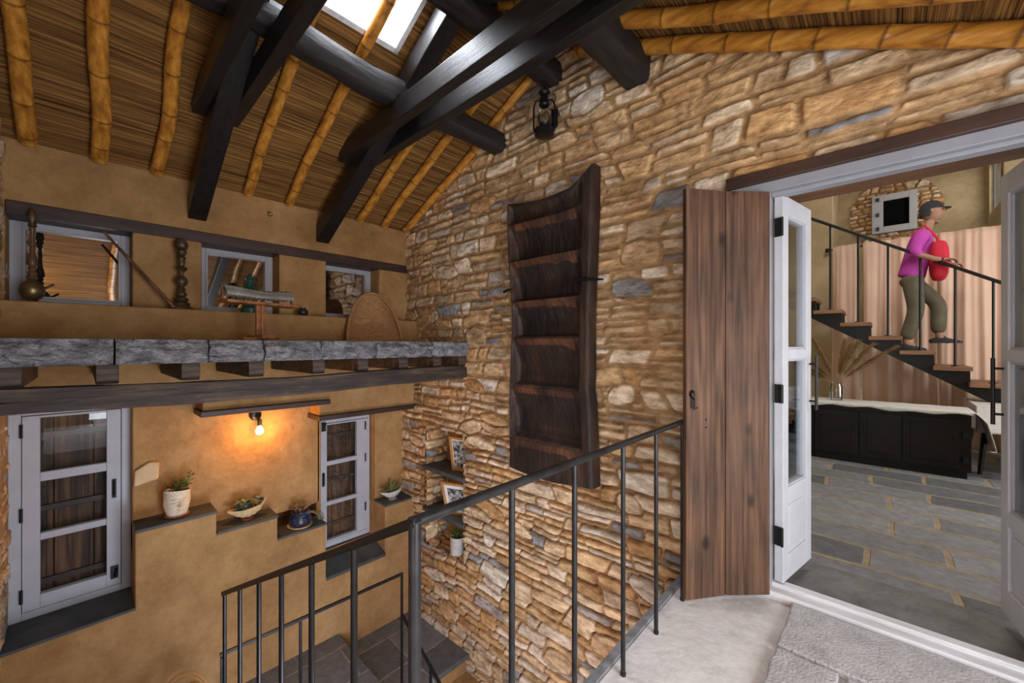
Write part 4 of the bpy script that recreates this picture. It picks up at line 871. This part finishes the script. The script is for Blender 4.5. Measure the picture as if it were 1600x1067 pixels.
# wall bulb
lp = Vector((XR, 1.03, .735)); t = thing('wall_bulb_lamp', 'bare warm glowing bulb on a small black wall bracket under the thin lintel', 'wall lamp', lp)
b = MB(); b.lathe([(.045,0),(.048,.01),(.03,.022)], (0,0,0), 20); b.v = [(lp.x+z, lp.y+x, lp.z+y) for (x,y,z) in b.v]; b.build('wall_plate', 'iron', t, smooth=True)
b = MB(); b.tube([lp+Vector((.02,0,0)), lp+Vector((.05,.005,.0)), lp+Vector((.085,.012,-.015)), lp+Vector((.09,.012,-.035))], .006, 8); b.tube([lp+Vector((.09,.012,-.03)), lp+Vector((.09,.012,-.085))], .017, 14); b.build('socket', 'iron', t, smooth=True)
bp_ = lp+Vector((.09,.012,-.085))
b = MB(); b.lathe([(.012,0),(.016,-.012),(.027,-.03),(.031,-.048),(.026,-.066),(.012,-.076),(.002,-.078)], bp_, 20); b.build('bulb', 'bulb_glow', t, smooth=True)
point('wall_bulb_light', bp_+Vector((.05,0,-.05)), 12, (1,.42,.085), .028)

# planters
def pot_thing(name, label, pos): return thing(name, label, 'planter', pos)
# face planter
fp = Vector((-3.955, .48, .052)); t = pot_thing('face_planter', 'white ceramic planter shaped like a sleeping face, on the top ledge', fp)
b = MB(); b.lathe([(.070,0),(.078,.006),(.078,.012),(.05,.014)], fp, 24); b.build('saucer', 'terracotta', t, smooth=True)
fd = math.atan2(.12, 1.0)
def f(p, q):
    a = 2*PI*p; z = .012+.185*q; r = .056+.020*math.sin(PI*(q*.62+.10))+.006*q
    da = (a-fd+PI) % (2*PI)-PI; y = da*.09; zz = z-.10   # local face coordinates
    g = lambda cy, cz, sy, sz: math.exp(-((y-cy)/sy)**2-((zz-cz)/sz)**2)
    r += .026*g(0,.004,.010,.026)+.014*g(0,-.014,.017,.009)+.012*g(0,-.038,.022,.006)+.011*g(0,-.050,.018,.006)-.008*g(0,-.044,.022,.003)+.012*g(0,-.070,.02,.010)-.008*g(0,-.026,.03,.006)
    r += .012*g(.035,.014,.018,.008)+.012*g(-.035,.014,.018,.008)-.012*g(.035,.003,.022,.005)-.012*g(-.035,.003,.022,.005)+.012*g(.033,.040,.024,.005)+.012*g(-.033,.040,.024,.005)-.008*g(.03,.030,.022,.006)-.008*g(-.03,.030,.022,.006)
    r += .005*(math.exp(-((abs(da)-1.5)/.18)**2)*math.exp(-((zz-.0)/.04)**2))
    if zz > .055: r += .003*math.sin(a*22)*math.sin(zz*260)
    return fp+Vector((r*math.cos(a), r*math.sin(a), z+ (.012*math.cos(a+1) if q > .95 else 0)))
b = MB(); b.grid(f, 96, 60, closeu=True); b.f.append(tuple(range(96))); b.build('face_pot', 'ceramic_white', t, smooth=True)
b = MB(); b.lathe([(.066,.180),(.03,.186),(.001,.187)], fp, 20); b.build('soil', 'soil', t, smooth=True)
rg = random.Random(3)
def succulent(name, par, c, n, spread, h, l, wd, m, lean=(0,0,0)):
    b = MB()
    for k in range(n):
        a = rg.uniform(0, 2*PI); hh = rg.uniform(0, h); rr = rg.uniform(0, spread); p = Vector(c)+Vector((rr*math.cos(a), rr*math.sin(a), hh))+Vector(lean)*hh/h
        b.leaf(p, (math.cos(a), math.sin(a), rg.uniform(.2,1)), l*rg.uniform(.7,1.2), wd*rg.uniform(.8,1.2), .25, 4)
        if k % 4 == 0: b.tube([Vector(c)+Vector((rr*.3,0,0)), p], .0022, 5)
    return b.build(name, m, par, smooth=True)
q = thing('jade_plant', 'green and reddish succulent growing in the face planter', 'plant', fp+Vector((0,0,.2)))
succulent('foliage', q, fp+Vector((0,0,.20)), 46, .06, .06, .032, .02, 'leaf_green', (0,.03,0)); succulent('red_foliage', q, fp+Vector((0,-.01,.20)), 26, .065, .04, .03, .018, 'leaf_red')
succulent('shoot', q, fp+Vector((0,.05,.22)), 16, .018, .09, .03, .018, 'leaf_green', (0,.05,0))
# shell planters
def shell(pos, label, m, L_, R, name, ang=0):
    pos = Vector(pos); t = pot_thing('shell_planter', label, pos)
    ax = Vector((math.sin(ang), math.cos(ang), 0)); sx = Vector((ax.y, -ax.x, 0))
    b = MB(); b.lathe([(R*.75,0),(R*.8,.006),(R*.8,.010),(R*.3,.012)], pos, 20); b.build('saucer', 'terracotta' if m == 'ceramic_yellow' else m, t, smooth=True)
    def f(p, q):   # q along length, p around lower half
        s_ = q; r = R*(math.sin(PI*min(1, .06+.94*s_**.75)) if s_ < 1 else 0)**.8*(.35+.65*min(1, s_*1.7)); r = max(r, .003)
        r *= 1+.13*abs(math.sin(s_*PI*6.5)); a = PI+PI*p; lift = .045*max(0,(s_-.8)/.2)**1.2+.016*max(0,(.3-s_)/.3)
        return pos+ax*(-L_*.52+L_*s_)+sx*(r*math.cos(a)*.95)+Vector((0,0,.012+R*1.25+r*math.sin(a)*1.25+lift+.02*s_*(abs(math.cos(a))**2)))
    b = MB(); b.grid(f, 22, 70); b.build('shell_body', m, t, smooth=True, solid=.006)
    b = MB(); b.grid(lambda p, q: pos+ax*(-L_*.30+L_*.62*q)+sx*(R*.8*(2*p-1)*math.sin(PI*(.15+.75*q)))+Vector((0,0,.012+R*1.15+.003*math.sin(p*40+q*30))), 12, 20); b.build('soil', 'soil', t)
    return t
sp2 = Vector((-3.955, .945, -.122)); shell(sp2, 'yellowish shell-shaped planter on the middle stepped ledge', 'ceramic_yellow', .285, .062, '')
q = thing('grey_succulent', 'grey-green succulent growing in the yellowish shell planter', 'plant', sp2+Vector((0,0,.07)))
succulent('foliage', q, sp2+Vector((0,-.02,.085)), 70, .05, .065, .042, .032, 'leaf_grey'); succulent('red_foliage', q, sp2+Vector((0,.04,.075)), 14, .03, .05, .03, .02, 'leaf_red')
succulent('rosette', q, sp2+Vector((0,.085,.13)), 22, .016, .02, .04, .03, 'leaf_grey')
sp3 = Vector((-3.955, 2.31, -.335)); shell(sp3, 'white ribbed shell planter on the ledge right of the narrow window', 'ceramic_grey', .265, .058, '')
q = thing('spider_plant', 'striped spider plant arching out of the white shell planter', 'plant', sp3+Vector((0,0,.07)))
b = MB()
for k in range(26):
    a = rg.uniform(0, 2*PI); b.leaf(sp3+Vector((0,rg.uniform(-.03,.04),.06)), (math.cos(a)*.5, math.sin(a)*.8, rg.uniform(.7,1.6)), rg.uniform(.18,.30), .013, .45, 8)
b.build('foliage', 'leaf_stripe', q, smooth=True)
# blue pot
bp2 = Vector((-3.955, 1.36, -.32)); t = pot_thing('glazed_pot', 'dark blue patterned glazed pot on the lowest stepped ledge', bp2)
b = MB(); b.lathe([(.078,0),(.098,.004),(.106,.018),(.098,.018),(.06,.010)], bp2, 28); b.build('saucer', 'ceramic_yellow', t, smooth=True)
b = MB(); b.lathe([(.072,.012),(.092,.032),(.096,.06),(.084,.095),(.072,.12),(.078,.128),(.078,.142),(.068,.142),(.064,.115)], bp2, 32, cap=False); b.build('pot_body', 'blue_glaze', t, smooth=True)
b = MB(); b.lathe([(.068,.125),(.03,.130),(.001,.13)], bp2, 20); b.build('soil', 'soil', t)
q = thing('trailing_succulent', 'dry trailing succulent spilling from the blue glazed pot', 'plant', bp2+Vector((0,0,.11)))
b = MB()
for k in range(18):
    a = rg.uniform(0, 2*PI); p = bp2+Vector((.02*math.cos(a),.02*math.sin(a),.125)); d = Vector((math.cos(a)*.5, math.sin(a)*.7, 1)); pts = [p+d*.02*i*1.0+Vector((0,.004*math.sin(i+k),-.0016*i*i)) for i in range(8)]; b.tube(pts, [.0035-.0003*i for i in range(8)], 5)
for k in range(4):
    pts = [bp2+Vector((.03+.01*k,.04+.03*i,.12+.012*i-.006*i*i-.002*k*i)) for i in range(6)]; b.tube(pts, .0028, 5)
b.build('stems', 'leaf_dry', q)
succulent('leaf_tip', q, bp2+Vector((.05,.16,.02)), 26, .03, .07, .028, .014, 'leaf_grey'); succulent('crown', q, bp2+Vector((0,-.03,.16)), 30, .04, .05, .03, .012, 'leaf_dry')

# niche shelves, frames, pot
for (z, lb) in ((.072, 'upper dark slate shelf in the stone niche'), (-.375, 'lower dark slate shelf in the stone niche')):
    b = MB(); b.box(-3.63, -2.95, 2.475, 2.78, z-.045, z); tag(b.build('niche_shelf', 'slate_dark', bevel=.006), lb, 'shelf')
def pframe(cx, cy, z, w_, h_, ang, lean, name, label, m, mount):
    t = thing(name, label, 'picture frame', (cx, cy, z)); d = Vector((math.cos(ang), math.sin(ang), 0)); n = Vector((d.y, -d.x, 0)); u = (Vector((0,0,1))-n*lean).normalized(); c0 = Vector((cx,cy,z))
    n2 = d.cross(u).normalized(); P = lambda a, bb, e=0: c0+d*a+u*bb+n2*e
    b = MB(); fw = .026
    for (a0,a1,b0,b1) in ((-w_/2,-w_/2+fw,0,h_),(w_/2-fw,w_/2,0,h_),(-w_/2+fw,w_/2-fw,0,fw),(-w_/2+fw,w_/2-fw,h_-fw,h_)): b.obox(P((a0+a1)/2,(b0+b1)/2), d*(a1-a0)/2, u*(b1-b0)/2, n2*.010)
    b.build('frame_border', m, t, bevel=.002)
    b = MB(); b.obox(P(0,h_/2,-.003), d*(w_/2-fw/2), u*(h_/2-fw/2), n2*.002); b.build('mount', 'paper', t)
    b = MB(); b.obox(P(0,h_/2-.006,.0005), d*(w_/2-fw-mount), u*(h_/2-fw-mount), n2*.002); b.build('print', 'photo_print', t)
pframe(-3.12, 2.62, .074, .27, .36, math.radians(15), -.16, 'picture_frame', 'wooden framed black and white photograph on the upper niche shelf', 'frame_wood', .012)
pframe(-3.16, 2.60, -.373, .30, .37, math.radians(22), -.30, 'picture_frame', 'framed picture with pale border leaning on the lower niche shelf', 'frame_wood', .035)
np_ = Vector((-3.17, 2.585, -.765)); t = pot_thing('white_cup_planter', 'small off-white cylindrical planter at the bottom of the stone niche', np_)
b = MB(); b.lathe([(.066,0),(.072,.006),(.074,.18),(.068,.18),(.060,.15)], np_, 24, cap=False); b.lathe([(.066,.001),(.001,.0)], np_, 24); b.build('pot_body', 'ceramic_grey', t, smooth=True)
b = MB(); b.lathe([(.059,.15),(.001,.153)], np_, 18, cap=False); b.build('soil', 'soil', t)
q = thing('potted_succulent', 'small dark green succulent in the white niche planter', 'plant', np_+Vector((0,0,.15)))
succulent('foliage', q, np_+Vector((0,0,.15)), 40, .03, .09, .05, .014, 'leaf_green')

# basket with tall handle on the lower landing
bk = Vector((-3.50, .47, -1.425)); t = thing('handled_basket', 'basket with a tall thin tan hoop handle at the bottom edge', 'basket', bk)
b = MB(); b.lathe([(.12,0),(.15,.06),(.17,.16),(.18,.22),(.17,.22),(.16,.15),(.13,.02),(.01,.015)], bk, 28); b.build('basket_body', 'wicker', t, smooth=True)
hd = Vector((.5,.87,0)).normalized()
b = MB(); b.tube([bk+hd*(.17*math.cos(a))+Vector((0,0,.20+.335*math.sin(a))) for a in np.linspace(0,PI,24)], .006, 8); b.tube([bk+hd*(.155*math.cos(a))+Vector((0.02,0,.20+.315*math.sin(a))) for a in np.linspace(0,PI,24)], .004, 8); b.build('handle', 'rope_yellow', t, smooth=True)
b = MB(); b.lathe([(.0,.40),(.025,.41),(.03,.43),(.02,.45),(.0,.455)], bk+Vector((.02,.03,0)), 12); b.tube([bk+Vector((.02,.03,.2)),bk+Vector((.02,.03,.42))],.006,6); b.build('knob', 'rope_yellow', t, smooth=True)

# ================================================================ PERSON coming down the open stairs
def skinned(name, m, parent, verts, edges, radii, root=0, sub=2):
    me = bpy.data.meshes.new(name); inv = WM(parent).inverted(); me.from_pydata([tuple(inv @ Vector(v)) for v in verts], edges, [])
    bm = bmesh.new(); bm.from_mesh(me); ly = bm.verts.layers.skin.verify(); bm.verts.ensure_lookup_table()
    for i, v in enumerate(bm.verts):
        r = radii[i]; v[ly].radius = r if isinstance(r, tuple) else (r, r); v[ly].use_root = (i == root)
    bm.to_mesh(me); bm.free(); me.materials.append(MATS[m]); o = bpy.data.objects.new(name, me); C.objects.link(o); o.parent = parent
    sk = o.modifiers.new('skin', 'SKIN'); sk.use_smooth_shade = True; sb = o.modifiers.new('sub', 'SUBSURF'); sb.levels = sub; sb.render_levels = sub
    return o
PX, PY, PZ = .20, 7.08, tz(1)            # standing foot on the fifth visible tread
t = thing('person', 'person in magenta top, red bag and dark cap walking down the open stairs', 'person', (PX, PY, PZ))
P = lambda x, y, z: (PX+x, PY+y, PZ+z)
pel = P(.06,0,.93); 
body_v = [pel, P(.09,0,1.10), P(.13,0,1.28), P(.16,0,1.42), P(.19,0,1.50), P(.215,0,1.56), P(.225,0,1.62),      # 0-6 spine, neck, head base
          P(.06,-.09,.88), P(.09,-.09,.50), P(.0,-.09,.09), P(.09,-.09,.05),                                       # 7-10 near leg (standing)
          P(.06,.09,.88), P(.30,.09,.58), P(.30,.09,.16-.0), P(.40,.09,.10),                                       # 11-14 far leg (stepping down)
          P(.15,-.17,1.41), P(.06,-.24,1.18), P(.24,-.26,1.08), P(.30,-.25,1.07),                                  # 15-18 near arm
          P(.15,.17,1.41), P(.12,.22,1.16), P(.32,.20,1.08), P(.38,.19,1.07)]
be = [(0,1),(1,2),(2,3),(3,4),(4,5),(5,6),(0,7),(7,8),(8,9),(9,10),(0,11),(11,12),(12,13),(13,14),(3,15),(15,16),(16,17),(17,18),(3,19),(19,20),(20,21),(21,22)]
brr = [(.13,.10),(.115,.09),(.13,.10),(.12,.09),.055,.05,.05,.085,.055,.04,.035,.085,.055,.04,.035,.05,.042,.032,.026,.05,.042,.032,.026]
skinned('body', 'skin', t, body_v, be, brr)
# head with face features
hc = Vector(P(.24,0,1.70))
def f(p, q):
    a = 2*PI*p; ph = PI*(q-.5); cz = math.sin(ph); cr = math.cos(ph); x = .098*cr*math.cos(a); y = .076*cr*math.sin(a); z = .118*cz
    if z < 0: x *= 1+.10*z/.118*(-1 if math.cos(a) < 0 else .2); y *= 1+.28*z/.118
    g = lambda cy, cz_, sy, sz: math.exp(-((y-cy)/sy)**2-((z-cz_)/sz)**2) if math.cos(a) > 0 else 0
    x += .024*g(0,-.015,.010,.026)+.010*g(0,-.03,.016,.010)-.010*g(.03,.012,.016,.012)-.010*g(-.03,.012,.016,.012)+.007*g(0,.032,.04,.008)+.008*g(0,-.058,.022,.007)+.006*g(0,-.07,.018,.006)+.008*g(0,-.092,.018,.012)
    return hc+Vector((x, y, z))
b = MB(); b.grid(f, 40, 30, closeu=True)
for sg in (-1,1): b.grid(lambda p, q, sg=sg: hc+Vector((-.008+.018*math.cos(2*PI*p)*math.sin(PI*q), sg*(.076+.010*math.cos(PI*q)), .0+.030*math.sin(2*PI*p)*math.sin(PI*q))), 12, 8, closeu=True)
hd_ = b.build('head', 'skin', t, smooth=True)
for sg in (-1,1):
    b = MB(); b.lathe([(.001,-.010),(.008,-.006),(.010,0),(.008,.006),(.001,.010)], hc+Vector((.083,sg*.030,.012)), 10); b.build('eye', 'cap_cloth', hd_)
b = MB(); b.grid(lambda p, q: hc+Vector((-.012+.104*math.cos(2*PI*p)*math.sin(PI/2*q+.02), .084*math.sin(2*PI*p)*math.sin(PI/2*q+.02), .03+.105*math.cos(PI/2*q))) , 28, 10, closeu=True)
b.grid(lambda p, q: hc+Vector((.075+.085*q*math.cos(PI*(p-.5)), .078*math.sin(PI*(p-.5)), .032-.012*q)), 16, 5); b.build('cap', 'cap_cloth', hd_, smooth=True, solid=.006)
b = MB(); b.grid(lambda p, q: hc+Vector((-.02+.092*math.cos(PI*(.5+p)), .083*math.sin(PI*(.5+p)), .04-.10*q)), 16, 8); b.build('hair', 'cap_cloth', hd_, smooth=True, solid=.012)
for sg, wr, el in ((-1, P(.30,-.25,1.07), P(.24,-.26,1.08)), (1, P(.38,.19,1.07), P(.32,.20,1.08))):
    wr = Vector(wr); d = Vector((.95,.05,-.1)).normalized(); sd = Vector((0,1,0)); dn = Vector((0,0,-1)); hv = [wr-d*.01, wr+d*.045]; hr = [(.028,.018),(.036,.017)]; he = [(0,1)]
    for k, (o2, L_) in enumerate(((-.028,.062),(-.010,.072),(.010,.068),(.027,.054))):
        i = len(hv); k0 = wr+d*.085+sd*o2; hv += [k0, k0+d*L_*.4+dn*.008, k0+d*L_*.65+dn*.028, k0+d*L_*.6+dn*.045]; hr += [.0095,.009,.0085,.0075]; he += [(1,i),(i,i+1),(i+1,i+2),(i+2,i+3)]
    i = len(hv); th_ = wr+d*.03-sd*sg*.035; hv += [th_, th_+d*.03-sd*sg*.014+dn*.012, th_+d*.055-sd*sg*.006+dn*.028]; hr += [.012,.0095,.008]; he += [(0,i),(i,i+1),(i+1,i+2)]
    skinned('hand', 'skin', t, hv, he, hr, 0, 1)
# clothes
skinned('shirt', 'magenta', t, [P(.05,0,.90),P(.09,0,1.08),P(.13,0,1.28),P(.155,0,1.42),P(.185,0,1.49),P(.15,-.17,1.41),P(.07,-.24,1.20),P(.13,-.25,1.13),P(.15,.17,1.41),P(.12,.22,1.18),P(.19,.21,1.12)],
        [(0,1),(1,2),(2,3),(3,4),(3,5),(5,6),(6,7),(3,8),(8,9),(9,10)], [(.18,.15),(.165,.135),(.165,.13),(.145,.11),.07,.075,.062,.055,.075,.062,.055], 1)
skinned('trousers', 'khaki', t, [P(.06,0,.94),P(.06,-.09,.86),P(.10,-.09,.50),P(.005,-.09,.12),P(.06,.09,.86),P(.30,.09,.58),P(.295,.09,.20)],
        [(0,1),(1,2),(2,3),(0,4),(4,5),(5,6)], [(.125,.11),.105,.085,.075,.105,.085,.072])
for x, y, z, lb in ((.0,-.09,.0,'near'), (.31,.09,-.0,'far')):
    zz = 0 if lb == 'near' else .09
    b = MB()
    def f(p, q, x=x, y=y, zz=zz):
        a = 2*PI*p; L_ = .14; cx = x+.05; r = [1,1.02,1.0,.8,.45,.05][min(5,int(q*5.001))]
        return P(cx+L_*math.cos(a)*(r if q < .5 else r*.9)-(.02*q), y+.048*math.sin(a)*r, zz+.001+.10*q*(1-.35*max(0,math.cos(a))))
    b.grid(f, 24, 5, closeu=True); b.f.append(tuple(range(24))); b.build('shoe', 'cap_cloth', t, smooth=True)
# red bag carried in front
b = MB(); bc_ = Vector(P(.29,-.06,1.08))
def f(p, q):
    a = 2*PI*p; ph = PI*(q-.5); ce = abs(math.cos(ph))**.55; return bc_+Vector((.085*ce*math.copysign(abs(math.cos(a))**.7, math.cos(a)), .13*ce*math.copysign(abs(math.sin(a))**.7, math.sin(a)), .24*math.copysign(abs(math.sin(ph))**.8, math.sin(ph))))
b.grid(f, 28, 18, closeu=True); sb_ = b.build('shoulder_bag', 'red_cloth', smooth=True); tag(sb_, 'red bag carried in front of the person on the stairs', 'bag')
b = MB(); b.tube([bc_+Vector((0,-.05,.2)), Vector(P(.27,-.10,1.36)), Vector(P(.17,-.13,1.515)), Vector(P(.05,-.10,1.42))], .014, 8); b.build('strap', 'red_cloth', sb_, smooth=True)
